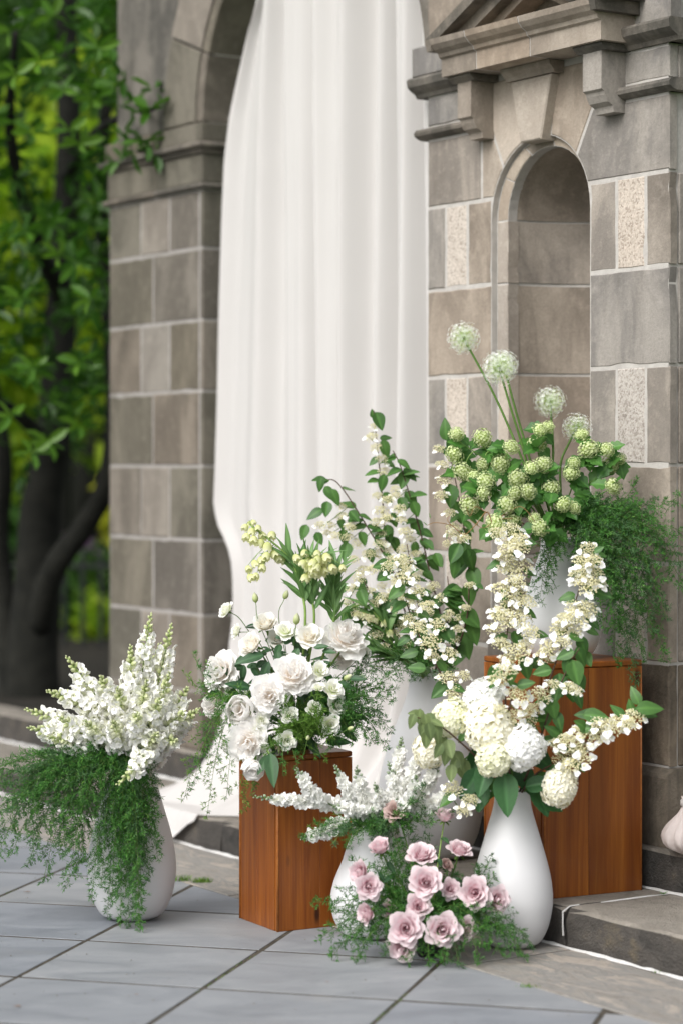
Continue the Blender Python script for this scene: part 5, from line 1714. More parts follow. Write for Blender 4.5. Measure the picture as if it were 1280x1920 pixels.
bl = [(460, 988, 6.42, .018), (472, 996, 6.40, .019), (484, 990, 6.42, .018), (462, 1006, 6.40, .021), (476, 1012, 6.39, .023), (492, 1004, 6.43, .022), (510, 1003, 6.43, .022), (489, 1018, 6.40, .022), (502, 1024, 6.39, .023), (500, 1042, 6.38, .022),
      (514, 1038, 6.40, .022), (522, 1046, 6.41, .021), (490, 1050, 6.38, .020), (478, 1056, 6.37, .019), (466, 1066, 6.36, .018), (470, 1082, 6.36, .020), (480, 1080, 6.36, .019), (492, 1064, 6.37, .020), (530, 1050, 6.42, .019), (475, 979, 6.43, .014), (468, 982, 6.44, .014)]
fritillaria('ivory bell fritillaria arching far to the left above the peonies', PB, [(572, 1180, 6.42), (566, 1110, 6.42), (545, 1050, 6.42), (505, 1012, 6.42), (470, 985, 6.43)], bl, (.34, .66), 22, 'fritillarias on the shorter pedestal', .095)
bl = [(rng.gauss(592, 20), rng.gauss(1060, 12), 6.38 + rng.uniform(-.04, .04), rng.uniform(.018, .024)) for _ in range(30)]
fritillaria('fritillaria with a dense nodding ivory head in the middle', PB, [(588, 1180, 6.43), (582, 1110, 6.43), (580, 1062, 6.42), (592, 1046, 6.39)], bl, (.36, .86), 26, 'fritillarias on the shorter pedestal', .095)
fritillaria('leafy fritillaria shoot without bells right of the dense head', PB, [(622, 1180, 6.45), (622, 1120, 6.45), (630, 1060, 6.45)], [], (.38, .98), 36, 'fritillarias on the shorter pedestal', .085, .9)
SB = V5 + Vector((0, 0, .50))
bl = [(640 + 13 * k + rng.uniform(-3, 3), 1160 - 22 * math.sin(k / 6 * 3.0) + rng.uniform(8, 20), 6.80, .020) for k in range(8)]
fritillaria('blurred fritillaria drooping left out of the largest vase', SB, [(740, 1215, 6.82), (715, 1165, 6.80), (680, 1135, 6.80), (645, 1145, 6.80)], bl, (.12, .62), 24, None, .11, .8)
fritillaria('fan of lance leaves sweeping left from the largest vase', SB, [(770, 1245, 6.80), (735, 1230, 6.76), (690, 1210, 6.74)], [], (.15, 1.0), 26, None, .12, .6)


# spikes: snapdragons and stock
def spike(name, cat, label, group, base, path, meshes, budm, n, s0, s1, start, budfrac, stem='stem_pale', wide=1.0, lm=None, seed=0):
    o = empty(name, base, 0, label=label, cat=cat, group=group)
    pth = smooth_path([base] + [at(*p) for p in path], 10)
    MB().tube(pth, .0026, .0012, 6).build('stem', M[stem], o, True, off=base)
    m = len(pth) - 1
    a = rng.uniform(0, 6)
    for k in range(n):
        f = start + (1 - start) * (k / (n - 1)) ** .92
        i = min(m - 1, int(f * m)); p = pth[i].lerp(pth[i + 1], f * m - i)
        t = (pth[i + 1] - pth[i]).normalized()
        q = (k / (n - 1))
        a += 2.4 + rng.uniform(-.35, .35)
        fr = frame_z(t).to_3x3()
        out = fr @ Vector((math.cos(a), math.sin(a), 0))
        isbud = q > 1 - budfrac
        if isbud:
            w = (q - (1 - budfrac)) / budfrac
            s = (s1 * (.80 if cat == 'snapdragon' else .52)) * (1 - .62 * w)
            d = out * (1 - .5 * w) + t * (.5 + w)
            obj('bud', budm, o, tm(p - base + out * .002, frame_y(d, t), s))
        elif cat == 'snapdragon' and k % 6 == 5:
            obj('bud', budm, o, tm(p - base + out * .004, frame_y(out + t * .6, t), s1 * .75))
        else:
            s = (s0 + (s1 - s0) * q) * rng.uniform(.85, 1.15)
            d = out + t * .25 + Vector((0, -.12, -.10))
            obj('floret', rng.choice(meshes), o, tm(p - base + out * .003, frame_y(d, t + Vector((0, 0, .3))) @ Matrix.Rotation(rng.uniform(-.3, .3), 4, 'Y'), s * wide))
    return o


def droop(bx, by, bY, ex, ey, eY, lift=40, k1=.35, k2=.75):
    """a plume that first rises from (bx, by) and then hangs to (ex, ey)"""
    dx, dy = ex - bx, ey - by
    P = [at(bx, by, bY), at(bx + dx * k1, by + dy * .10 - lift, bY + (eY - bY) * .6), at(bx + dx * k2, by + dy * .48 - lift * .5, bY + (eY - bY) * .9), at(ex, ey, eY)]
    for p in P: p.z = max(p.z, .006)
    return P


NB2 = V2 + Vector((0, 0, .40))
GS = 'white snapdragons in the left vase'
for tip, mid, Yt, n, lab in (
    ((283, 1152), (262, 1300), 6.52, 34, 'tallest white snapdragon spike, standing straight up from the left vase'),
    ((322, 1172), (292, 1300), 6.55, 32, 'second tallest snapdragon spike, right beside the tallest'),
    ((246, 1212), (246, 1310), 6.47, 30, 'snapdragon spike with green buds just left of the tallest'),
    ((126, 1232), (196, 1330), 6.48, 30, 'snapdragon leaning left with its budded tip raised above the others on that side'),
    ((90, 1296), (175, 1330), 6.44, 30, 'snapdragon with a drooping budded tip below the raised one at left'),
    ((50, 1330), (150, 1368), 6.50, 28, 'longest snapdragon reaching far left with a pale green tip'),
    ((54, 1364), (150, 1388), 6.42, 28, 'lowest snapdragon reaching left, tip bent down'),
    ((190, 1268), (215, 1340), 6.38, 30, 'short full snapdragon in the middle left of the bunch'),
    ((222, 1290), (232, 1350), 6.34, 28, 'front snapdragon facing the viewer at the middle of the bunch'),
    ((276, 1276), (262, 1350), 6.34, 30, 'budded snapdragon in front of the tallest spike'),
    ((318, 1262), (290, 1350), 6.38, 30, 'snapdragon leaning slightly right with many green buds'),
    ((352, 1290), (306, 1365), 6.44, 28, 'snapdragon leaning right at the upper right of the bunch'),
    ((372, 1330), (312, 1380), 6.42, 26, 'snapdragon bending out lowest on the right side of the bunch'),
    ((330, 1388), (298, 1392), 6.34, 20, 'drooping snapdragon low on the right over the vase shoulder'),
    ((300, 1310), (275, 1370), 6.31, 28, 'short snapdragon low in front at the right of the middle'),
    ((300, 1208), (272, 1310), 6.60, 30, 'snapdragon filling behind the two tallest spikes'),
    ((345, 1335), (296, 1380), 6.35, 24, 'snapdragon leaning right just above the drooping low one'),
    ((360, 1362), (304, 1392), 6.48, 24, 'snapdragon at the back right, level with the lowest outer one'),
    ((160, 1282), (205, 1350), 6.54, 28, 'snapdragon between the raised left tip and the middle of the bunch'),
    ((112, 1345), (178, 1385), 6.36, 24, 'snapdragon low in front on the left above the fern'),
    ((160, 1352), (200, 1390), 6.30, 24, 'short snapdragon resting on the fern left of the middle'),
    ((258, 1338), (250, 1385), 6.28, 24, 'lowest front snapdragon in the middle just over the fern'),
    ((212, 1352), (228, 1390), 6.28, 24, 'small snapdragon low in front left of the lowest middle one'),
    ((296, 1375), (272, 1400), 6.28, 20, 'stubby snapdragon low in front on the right'),
    ((92, 1382), (160, 1400), 6.36, 22, 'snapdragon lying along the top of the fern at left')):
    spike('snapdragon', 'snapdragon', lab, GS, NB2, [(mid[0], mid[1], (6.5 + Yt) / 2), (tip[0], tip[1], Yt)], SNAP, SNAP_BUD, int(n * 1.5), .056, .025, .26, rng.uniform(.18, .30))
spike('snapdragon', 'snapdragon', 'small snapdragon hanging down in front of the left vase among fern', None, NB2, [(272, 1405, 6.36), (262, 1432, 6.31), (222, 1470, 6.30)], SNAP, SNAP_BUD, 22, .042, .024, .45, .40)

NB3 = V3 + Vector((0, 0, .27))
GK = 'white stock in the squat vase'
for path, n, st, lab in (
    ([(650, 1515, 6.27), (560, 1502, 6.22), (478, 1494, 6.19)], 32, .28, 'longest white stock spike reaching left across the shorter pedestal'),
    ([(640, 1520, 6.25), (590, 1490, 6.2), (556, 1442, 6.18)], 20, .55, 'thin stock side spike with open tip pointing up over the pedestal'),
    ([(668, 1510, 6.24), (650, 1480, 6.2), (628, 1436, 6.2)], 30, .25, 'stock spike leaning left with a grey green tip beside the pedestal edge'),
    ([(685, 1510, 6.22), (676, 1480, 6.2), (668, 1438, 6.18)], 30, .22, 'upright full stock spike just right of the pedestal'),
    ([(650, 1545, 6.22), (610, 1560, 6.2), (566, 1572, 6.18)], 22, .40, 'low stock spike drooping left in front of the pedestal'),
    ([(690, 1530, 6.2), (660, 1520, 6.14), (625, 1512, 6.12)], 26, .15, 'short thick stock spike at the front of the left group'),
    ([(710, 1520, 6.20), (712, 1500, 6.15), (702, 1470, 6.13)], 24, .15, 'stock bloom filling the middle above the squat vase'),
    ([(730, 1500, 6.25), (745, 1440, 6.25), (752, 1384, 6.26)], 34, .28, 'tall stock spike with dark green tip before the largest vase'),
    ([(745, 1500, 6.22), (775, 1445, 6.2), (790, 1392, 6.2)], 34, .25, 'tall stock spike right of the dark tipped one'),
    ([(740, 1515, 6.18), (740, 1480, 6.15), (728, 1430, 6.14)], 28, .2, 'stock spike at the left of the right hand group'),
    ([(760, 1510, 6.18), (800, 1470, 6.15), (822, 1430, 6.15)], 30, .25, 'stock spike under the dusty leaved branch'),
    ([(770, 1525, 6.16), (815, 1505, 6.14), (850, 1488, 6.12)], 28, .25, 'stock spike pointing right toward the pear vase'),
    ([(750, 1520, 6.15), (770, 1490, 6.11), (780, 1455, 6.10)], 26, .2, 'nearest stock spike veiled by a sprig of fern')):
    spike('stock_flower', 'stock flower', lab, GK, NB3, path, STOCK, STOCK_BUD, int(n * 1.45), .044, .028, st, .22, 'stem')


# ------------------------------------------------------------------ viburnum with flat cream clusters, white florets and paired leaves
GT_NAME = 'tall viburnum branches in the largest vase'
def vib_branch(label, base, path, clusters, leaves, group, auto=0, crad=23, lm=None, stem_r=.0032, L=.055, tint='twig'):
    o = empty('viburnum_branch', base, 0, label=label, cat='viburnum branch', group=group)
    lm = lm or LEAF_V
    pth = smooth_path([base] + [at(*p) for p in path], 8)
    MB().tube(pth, stem_r, stem_r * .45, 7).build('stem', M[tint], o, True, off=base)
    Yd = lambda p: min(pth, key=lambda q: (at((q.x / q.y * FPX + 640), 0, 1).x * 0 + (q.x / q.y - (p[0] - 640) / FPX) ** 2 + ((CAMH - q.z) / q.y - (p[1] - 880) / FPX) ** 2))
    for c in clusters:
        x, y = c[0], c[1]; r = c[2] if len(c) > 2 else crad
        near = Yd((x, y)); Y = near.y + rng.uniform(-.05, .0)
        p = at(x, y, Y); R = mpx(r, Y) * rng.uniform(.82, 1.0) * (.85 if group == GT_NAME else 1)
        face = Vector((rng.uniform(-.3, .3), rng.uniform(-1.1, -.5), 1)).normalized()
        rot = frame_z(face, rng.uniform(0, 6))
        cl = obj('flower_cluster', rng.choice(CREAM), o, tm(p - base, rot, R))
        k = rng.choice((3, 4, 4, 5)) if group != GT_NAME else rng.choice((1, 2, 3)); a0 = rng.uniform(0, 6)
        for i in range(k):
            a = a0 + 2 * math.pi * i / k + rng.uniform(-.3, .3)
            q = Vector((math.cos(a) * 1.02, math.sin(a) * 1.02, .02 + rng.uniform(-.12, .1)))
            d = Vector((math.cos(a) * .5, math.sin(a) * .5, 1)) + Vector((rng.uniform(-.35, .35),) * 3)
            obj('floret', rng.choice(STER), cl, tm(q, frame_z(d, rng.uniform(0, 6)), rng.uniform(.36, .50)))
        stp = p - face * R * .45
        MB().tube(smooth_path([near, near.lerp(stp, .6) + Vector((0, 0, -.004)), stp], 3), .0013, .001, 5).build('pedicel', M['stem'], o, True, off=base)
    for lf in leaves:
        x, y, dx, dz = lf[:4]; s = lf[4] if len(lf) > 4 else 1.0
        near = Yd((x, y)); p = at(x, y, near.y + rng.uniform(-.04, .03))
        d = Vector((dx, rng.uniform(-.4, .1), dz)).normalized()
        LL = L * s * rng.uniform(.9, 1.1)
        p = p - d * LL * .5
        put_leaf(o, base, p, d, Vector((rng.uniform(-.3, .3), -.9, .5)), LL, lm)
    for k in range(auto):
        f = rng.uniform(.15, .98); i = int(f * (len(pth) - 2)); p = pth[i]; t = (pth[i + 1] - pth[i]).normalized()
        s = -1 if k % 2 else 1
        d = Vector((s * rng.uniform(.4, 1), rng.uniform(-.7, .4), rng.uniform(-.7, .35)))
        put_leaf(o, base, p, d, Vector((0, -.6, 1)), L * rng.uniform(.7, 1.1), lm)
    return o


NB1 = V1 + Vector((0, 0, .36))
GV = 'viburnum branches in the pear shaped vase'
vib_branch('viburnum branch rising up and left from the pear vase, topped by flat cream clusters', NB1, [(900, 1400, 6.18), (830, 1270, 6.25), (775, 1170, 6.30), (742, 1055, 6.32)],
           [(728, 1063, 18), (757, 1054, 20), (752, 1085, 22), (760, 1068, 16), (783, 1108, 16), (772, 1128, 16), (800, 1137, 18), (786, 1178, 22), (820, 1172, 20), (806, 1206, 24), (810, 1232, 15), (842, 1226, 17), (838, 1272, 20), (868, 1268, 15), (850, 1300, 18), (765, 1160, 14)],
           [(715, 1060, -1, -.2, .9), (722, 1082, -1, -.4, .9), (742, 1110, -.8, -.6), (755, 1200, -.9, -.5, .9), (766, 1225, -.9, -.2), (780, 1252, -1, .1, .9), (830, 1250, .5, -.6, .8), (825, 1295, -.9, -.7, 1.3), (818, 1200, .7, .1, .7), (795, 1155, .7, -.3, .7)], GV, 14)
vib_branch('upright viburnum branch crowded with cream clusters before the white vase', NB1, [(950, 1380, 6.16), (945, 1250, 6.16), (955, 1120, 6.18), (950, 1000, 6.2)],
           [(932, 1002, 20), (958, 996, 22), (972, 1014, 20), (955, 1030, 30), (975, 1028, 24), (945, 1046, 22), (972, 1064, 26), (948, 1068, 24), (965, 1092, 22), (940, 1108, 26), (968, 1118, 22), (955, 1140, 26), (985, 1130, 20), (945, 1162, 28), (975, 1160, 24), (930, 1150, 18), (992, 1186, 24), (938, 1208, 24), (968, 1228, 28), (950, 1240, 20), (925, 1180, 18), (985, 1210, 16)],
           [(926, 1058, -1, -.3, .9), (993, 1072, .9, -.3, .8), (945, 1126, .2, -.9, .9), (992, 1148, .8, -.4, .8), (935, 1196, -.9, -.2, .9), (968, 1200, .3, -.9, .9), (985, 1252, .2, -.9, 1.1), (1008, 1243, .9, -.1, 1.1), (925, 1262, -.6, -.7), (990, 1020, .9, .1, .8), (1014, 1190, .8, -.1, .7)], GV, 10)
vib_branch('viburnum branch leaning right with clusters stepping up to a pale leaf tip', NB1, [(985, 1400, 6.12), (1020, 1300, 6.1), (1062, 1180, 6.1), (1105, 1035, 6.12)],
           [(1102, 1030, 20), (1092, 1054, 22), (1112, 1052, 20), (1084, 1078, 20), (1110, 1080, 24), (1098, 1098, 26), (1120, 1096, 18), (1076, 1140, 22), (1100, 1142, 24), (1082, 1160, 26), (1056, 1160, 20), (1050, 1180, 22), (1072, 1182, 22), (1030, 1216, 22), (1055, 1205, 18), (1020, 1230, 18)],
           [(1062, 1118, -.9, -.2, .9), (1130, 1115, .9, -.3, .95), (1112, 1165, .7, -.6, 1.0), (1110, 1182, .9, -.3, .9), (1092, 1212, .3, -.9), (1100, 1236, .4, -.8, .9), (1122, 1030, .8, .5, .5), (1128, 1042, .9, -.1, .5), (1122, 1068, .8, .2, .6), (1080, 1195, .8, -.3, .8)], GV, 5)
vib_branch('leafy viburnum branch nodding over the front corner of the taller pedestal', NB1, [(1000, 1420, 6.10), (1030, 1330, 6.06), (1060, 1260, 6.05), (1085, 1215, 6.05)],
           [(1012, 1305, 24), (1000, 1330, 18), (1035, 1285, 18), (1068, 1290, 18), (990, 1350, 18), (1080, 1296, 14)],
           [(1062, 1250, -.2, -.9, 1.0), (1078, 1262, .2, -.9, 1.2), (1050, 1285, .1, -.9, 1.1), (1090, 1232, .5, -.8, 1.0), (1042, 1300, -.2, -.9, 1.1), (1036, 1330, .2, -.9, 1.1), (1070, 1300, .2, -.8, 1.0), (1085, 1310, .4, -.8, .9), (1020, 1350, -.2, -.9, 1.0), (1046, 1352, .2, -.9, .9), (1015, 1260, -.9, -.2, 1.0), (1085, 1280, .4, -.9, 1.0), (1058, 1228, -.7, -.3, .9)], GV, 8)
vib_branch('viburnum branch stretching right across the taller pedestal to bright leaf tips', NB1, [(1000, 1455, 6.08), (1060, 1420, 6.04), (1120, 1375, 6.02), (1200, 1328, 6.0)],
           [(1188, 1344, 22), (1165, 1352, 24), (1178, 1360, 18), (1145, 1364, 26), (1122, 1358, 20), (1110, 1378, 28), (1090, 1372, 22), (1072, 1400, 28), (1060, 1388, 20), (1095, 1402, 18), (1085, 1424, 26), (1052, 1424, 22), (1066, 1436, 22), (1042, 1396, 16), (1128, 1380, 20)],
           [(1098, 1338, -.9, .1, 1.0), (1116, 1342, 1, -.05, 1.1), (1182, 1328, -.2, .9, .8), (1190, 1304, -.4, .9, .85), (1218, 1326, 1, .1, 1.15), (1210, 1334, 1, -.15, 1.0), (1158, 1332, -.5, .6, .8), (1086, 1358, -.6, .4, .8), (1100, 1366, .9, .2, .7), (1040, 1372, -.7, .6, 1.0), (1048, 1450, .6, -.7, 1.0)], GV, 4, L=.058)
vib_branch('drooping branch of dusty olive leaves without flowers left of the hydrangeas', NB1, [(910, 1440, 6.08), (860, 1390, 6.03), (815, 1355, 6.0), (780, 1345, 6.0)], [],
           [(772, 1352, -.3, -.9, .8), (785, 1345, -.1, -.9, .8), (798, 1352, .2, -.9, .8), (790, 1368, -.2, -.9, .9), (805, 1372, .2, -.9, .9), (798, 1388, 0, -.9, .9), (820, 1376, .2, -.9, .9), (828, 1396, .1, -.9, 1.0), (842, 1404, .2, -.9, 1.0), (836, 1418, -.2, -.9, 1.0), (858, 1426, .3, -.8, 1.1), (820, 1408, -.5, -.8, .9), (868, 1444, .2, -.9, 1.1), (808, 1350, .5, -.7, .8), (850, 1436, -.4, -.9, .9), (776, 1338, -.8, .1, .7), (845, 1450, -.1, -.9, .9)], GV, 4, lm=LEAF_P, L=.052)
vib_branch('short viburnum piece tucked between the upper hydrangeas', NB1, [(950, 1380, 6.05), (960, 1300, 6.0), (970, 1290, 6.0)],
           [(945, 1262, 26), (970, 1305, 26), (930, 1278, 22), (962, 1345, 22), (985, 1330, 20), (935, 1330, 18)], [(925, 1270, -.3, -.8, 1.1), (985, 1282, .8, .2, .9), (990, 1360, .8, -.3, 1.0), (960, 1268, .5, .6, .8)], GV, 4)
vib_branch('low viburnum sprig spilling left beneath the dusty leaves', NB1, [(910, 1470, 6.1), (870, 1470, 6.08), (850, 1500, 6.07)], [(848, 1480, 20), (880, 1500, 18), (868, 1520, 16), (990, 1480, 14), (905, 1490, 14)], [(880, 1470, -.6, -.6), (900, 1500, -.3, -.9, 1.2), (920, 1480, -.4, -.8, 1.3)], GV, 5)

GT = 'tall viburnum branches in the largest vase'
vib_branch('tall viburnum branch leaning left from the largest vase, bare twig showing against the drape', SB, [(790, 1190, 6.93), (738, 1075, 6.93), (680, 975, 6.93), (632, 905, 6.93), (604, 902, 6.93)],
           [(640, 968, 16), (660, 985, 16), (618, 986, 16), (600, 985, 14), (650, 1008, 16), (628, 1005, 14), (670, 1020, 18), (690, 1040, 18), (680, 1070, 18), (662, 1050, 15), (700, 1068, 18), (640, 950, 14), (655, 990, 18), (612, 1000, 12)],
           [(600, 908, -.2, -.9, .9), (628, 932, .4, -.9, 1.0), (612, 955, -.1, -.9, 1.0), (590, 962, -.8, -.4, 1.0), (570, 998, -.3, -.9, 1.0), (598, 1010, .4, -.8, .8), (645, 1008, .2, -.8, .9), (648, 1035, -.2, -.9, 1.1), (680, 1010, .3, -.8, .9), (695, 1042, .2, -.9, .9), (664, 968, .6, -.7, .9), (618, 925, .5, -.7, .9), (678, 1095, -.4, -.8, .8), (640, 982, .2, -.8, .8)], GT, 14)
vib_branch('tallest viburnum branch rising almost straight to a single round leaf', SB, [(770, 1180, 6.95), (728, 1050, 6.95), (715, 920, 6.95), (700, 770, 6.95)],
           [(702, 800, 14), (696, 820, 16), (704, 840, 16), (716, 862, 16), (720, 885, 16), (708, 930, 16), (726, 938, 16), (714, 958, 18), (706, 980, 18), (724, 972, 16), (715, 1000, 18), (712, 1020, 18), (725, 1032, 18), (705, 1040, 16), (735, 1050, 18), (742, 1090, 18), (716, 1100, 16)],
           [(710, 790, .3, -.8, 1.0), (722, 842, .3, -.9, 1.1), (716, 906, -.2, -.8, 1.0), (727, 935, .5, -.7, .8), (738, 975, .3, -.9, .9), (728, 1000, .2, -.9, .9), (742, 1022, .3, -.9, 1.0), (698, 775, -.2, .9, .5), (730, 870, .6, -.3, .7), (722, 820, .6, .1, .7), (748, 1060, .4, -.8, .9), (700, 865, -.5, -.4, .7)], GT, 12)
vib_branch('viburnum branch just right of the tallest, paired round leaves on a dark twig', SB, [(830, 1190, 6.92), (806, 1080, 6.92), (785, 990, 6.92), (752, 880, 6.92), (736, 845, 6.92)],
           [(742, 930, 16), (748, 955, 18), (752, 975, 16), (760, 998, 18), (768, 1012, 16), (756, 1030, 18), (778, 1040, 16), (770, 1062, 16), (740, 918, 14), (790, 1075, 16), (765, 1090, 16), (800, 1110, 16)],
           [(756, 900, -.2, -.7, 1.0), (768, 888, .5, -.4, .9), (770, 935, .5, -.6, 1.1), (778, 955, .3, -.8, .9), (782, 990, .4, -.7, 1.0), (800, 1000, .7, -.4, .8), (776, 1030, -.2, -.9, .9), (795, 1020, .4, -.7, .8), (812, 1060, .6, -.6, .8), (802, 1080, .6, -.5, .8), (822, 1052, .5, -.8, .8), (792, 1050, .2, -.8, .8), (745, 900, -.6, -.2, .8), (755, 945, .4, -.8, .9)], GT, 12)
vib_branch('viburnum branch against the stone with a column of large dark leaves', SB, [(866, 1190, 6.80), (878, 1080, 6.78), (864, 960, 6.78), (836, 820, 6.78)],
           [(822, 842, 16), (828, 872, 18), (832, 900, 18), (826, 930, 18), (842, 962, 18), (850, 990, 20), (862, 1010, 20), (845, 1000, 16), (872, 1010, 16), (880, 1098, 14), (842, 1150, 14), (872, 1140, 14), (858, 1180, 16), (838, 1020, 14)],
           [(834, 806, -.1, .8, 1.0), (846, 838, .2, -.8, .9), (843, 930, 0, -.9, 1.3), (858, 960, .3, -.9, 1.1), (874, 1010, .3, -.9, 1.1), (868, 1040, -.2, -.9, 1.3), (882, 1050, .3, -.9, 1.2), (850, 1065, -.3, -.9, 1.0), (888, 1085, .2, -.9, 1.2), (845, 1110, -.8, -.2, 1.0), (878, 1115, .2, -.9, 1.2), (882, 1160, .6, -.6, 1.3), (872, 1205, .2, -.9, 1.4), (820, 1050, .3, -.8, .8), (886, 1185, .3, -.8, 1.2), (852, 1038, -.4, -.8, 1.0), (860, 1225, -.3, -.9, 1.2)], GT, 8, L=.062)
vib_branch('short viburnum branch filling the left of the largest vase mouth', SB, [(760, 1210, 6.86), (715, 1150, 6.84), (682, 1090, 6.82)],
           [(690, 1110, 18), (700, 1130, 20), (720, 1120, 18), (676, 1128, 16), (740, 1140, 18), (715, 1160, 18), (740, 1190, 18), (762, 1210, 16), (755, 1120, 16), (690, 1170, 16)],
           [(720, 1140, .3, -.8), (745, 1165, -.5, -.6), (705, 1180, -.5, -.6), (765, 1165, .5, -.5), (690, 1145, -.6, -.5), (740, 1215, -.6, -.5), (770, 1240, -.5, -.8)], GT, 34)
vib_branch('short viburnum branch of deep green leaves filling the right of the largest vase mouth', SB, [(830, 1200, 6.84), (842, 1140, 6.82), (838, 1080, 6.82)],
           [(828, 1120, 16), (850, 1200, 16), (835, 1160, 16), (862, 1160, 16), (800, 1150, 16)], [(815, 1130, -.4, -.6), (840, 1190, .4, -.7, 1.2), (860, 1215, .3, -.9, 1.3), (820, 1190, -.3, -.8, 1.1), (845, 1130, .5, -.4), (800, 1180, -.4, -.6), (835, 1230, .1, -.9, 1.2), (800, 1225, -.3, -.8, 1.1)], GT, 34)
vib_branch('bushy viburnum branch at the centre of the largest vase mouth, clusters half hidden by leaves', SB, [(800, 1200, 6.86), (780, 1120, 6.84), (762, 1020, 6.84)],
           [(750, 1050, 18), (772, 1085, 20), (745, 1095, 18), (760, 1130, 20), (790, 1150, 18), (735, 1110, 16), (778, 1180, 20), (752, 1175, 18), (812, 1100, 16)],
           [(735, 1060, -.6, -.5), (790, 1060, .6, -.5), (800, 1120, .6, -.5), (730, 1130, -.6, -.6), (812, 1150, .5, -.7), (725, 1165, -.6, -.5), (795, 1195, .5, -.6), (770, 1220, -.2, -.9)], GT, 30)
vib_branch('low viburnum branch spreading left above the pedestal, its leaves hanging', SB, [(740, 1225, 6.84), (690, 1170, 6.82), (655, 1120, 6.82)],
           [(660, 1105, 16), (672, 1085, 16), (650, 1130, 14), (690, 1160, 18), (705, 1190, 18), (668, 1150, 16), (720, 1215, 16)],
           [(640, 1105, -.7, -.5), (665, 1175, -.4, -.8), (700, 1215, -.4, -.8), (680, 1120, .3, -.8), (650, 1155, -.6, -.7)], GT, 18)

# hydrangeas
GH = 'hydrangea heads in the pear shaped vase'
def hydrangea(x, y, Y, r, f, mat, lab, leaves=()):
    f = Vector(f).normalized(); R = mpx(r, Y)
    p = at(x, y, Y)
    o = empty('hydrangea', NB1, 0, label=lab, cat='hydrangea', group=GH)
    obj('flower_head', rng.choice(HYD[mat]), o, Matrix.Translation(p - NB1) @ frame_z(f, rng.uniform(0, 6)) @ Matrix.Diagonal((R * rng.uniform(.93, 1.02), R * rng.uniform(.89, .98), R * rng.uniform(.80, .9), 1)))
    MB().tube(stem_path(NB1, p - f * R * .6, f), .0035, .003, 6).build('stem', M['stem'], o, True, off=NB1)
    for (lx, ly, lY, dx, dz, s) in leaves:
        q = at(lx, ly, lY); d = Vector((dx, -.25, dz)).normalized()
        put_leaf(o, NB1, q - d * .05 * s, d, (rng.uniform(-.2, .2), -.9, .45), .10 * s, LEAF_H)
    return o
hydrangea(905, 1311, 6.08, 42, (-.25, -.75, .6), 'hyd_white', 'white hydrangea head at the top of the pear vase cluster')
hydrangea(916, 1366, 6.02, 52, (-.12, -.9, .35), 'hyd_cream', 'largest creamy hydrangea head in the middle of the cluster')
hydrangea(979, 1402, 6.00, 46, (.25, -.95, .1), 'hyd_white', 'pure white hydrangea head low at the right of the creamy one', [(948, 1490, 5.99, .05, -1, 1.15), (1010, 1420, 6.1, .8, -.6, 1.0)])
hydrangea(925, 1424, 5.98, 34, (-.1, -.95, -.1), 'hyd_green', 'small greenish cream hydrangea head lowest at the front', [(905, 1462, 6.02, -.3, -.9, .95), (880, 1470, 6.05, -.6, -.8, .9)])
hydrangea(843, 1347, 6.06, 40, (-.7, -.6, .35), 'hyd_green', 'yellowish hydrangea head at the left behind the dusty leaves', [(900, 1495, 6.06, -.15, -1, .8)])
hydrangea(1047, 1477, 6.02, 38, (.55, -.75, -.2), 'hyd_cream', 'cream hydrangea head hanging out right against the taller pedestal', [(1015, 1500, 6.05, .45, -.9, .9), (1012, 1470, 6.02, .8, .2, .8), (1030, 1508, 6.06, .8, -.4, .75)])
hydrangea(806, 1405, 6.14, 36, (-.8, -.5, .2), 'hyd_cream', 'soft cream hydrangea head farthest left beside the stock', [(890, 1430, 6.12, -.4, -.8, .9), (960, 1450, 6.14, .2, -.9, .9), (985, 1462, 6.12, .4, -.8, .9)])

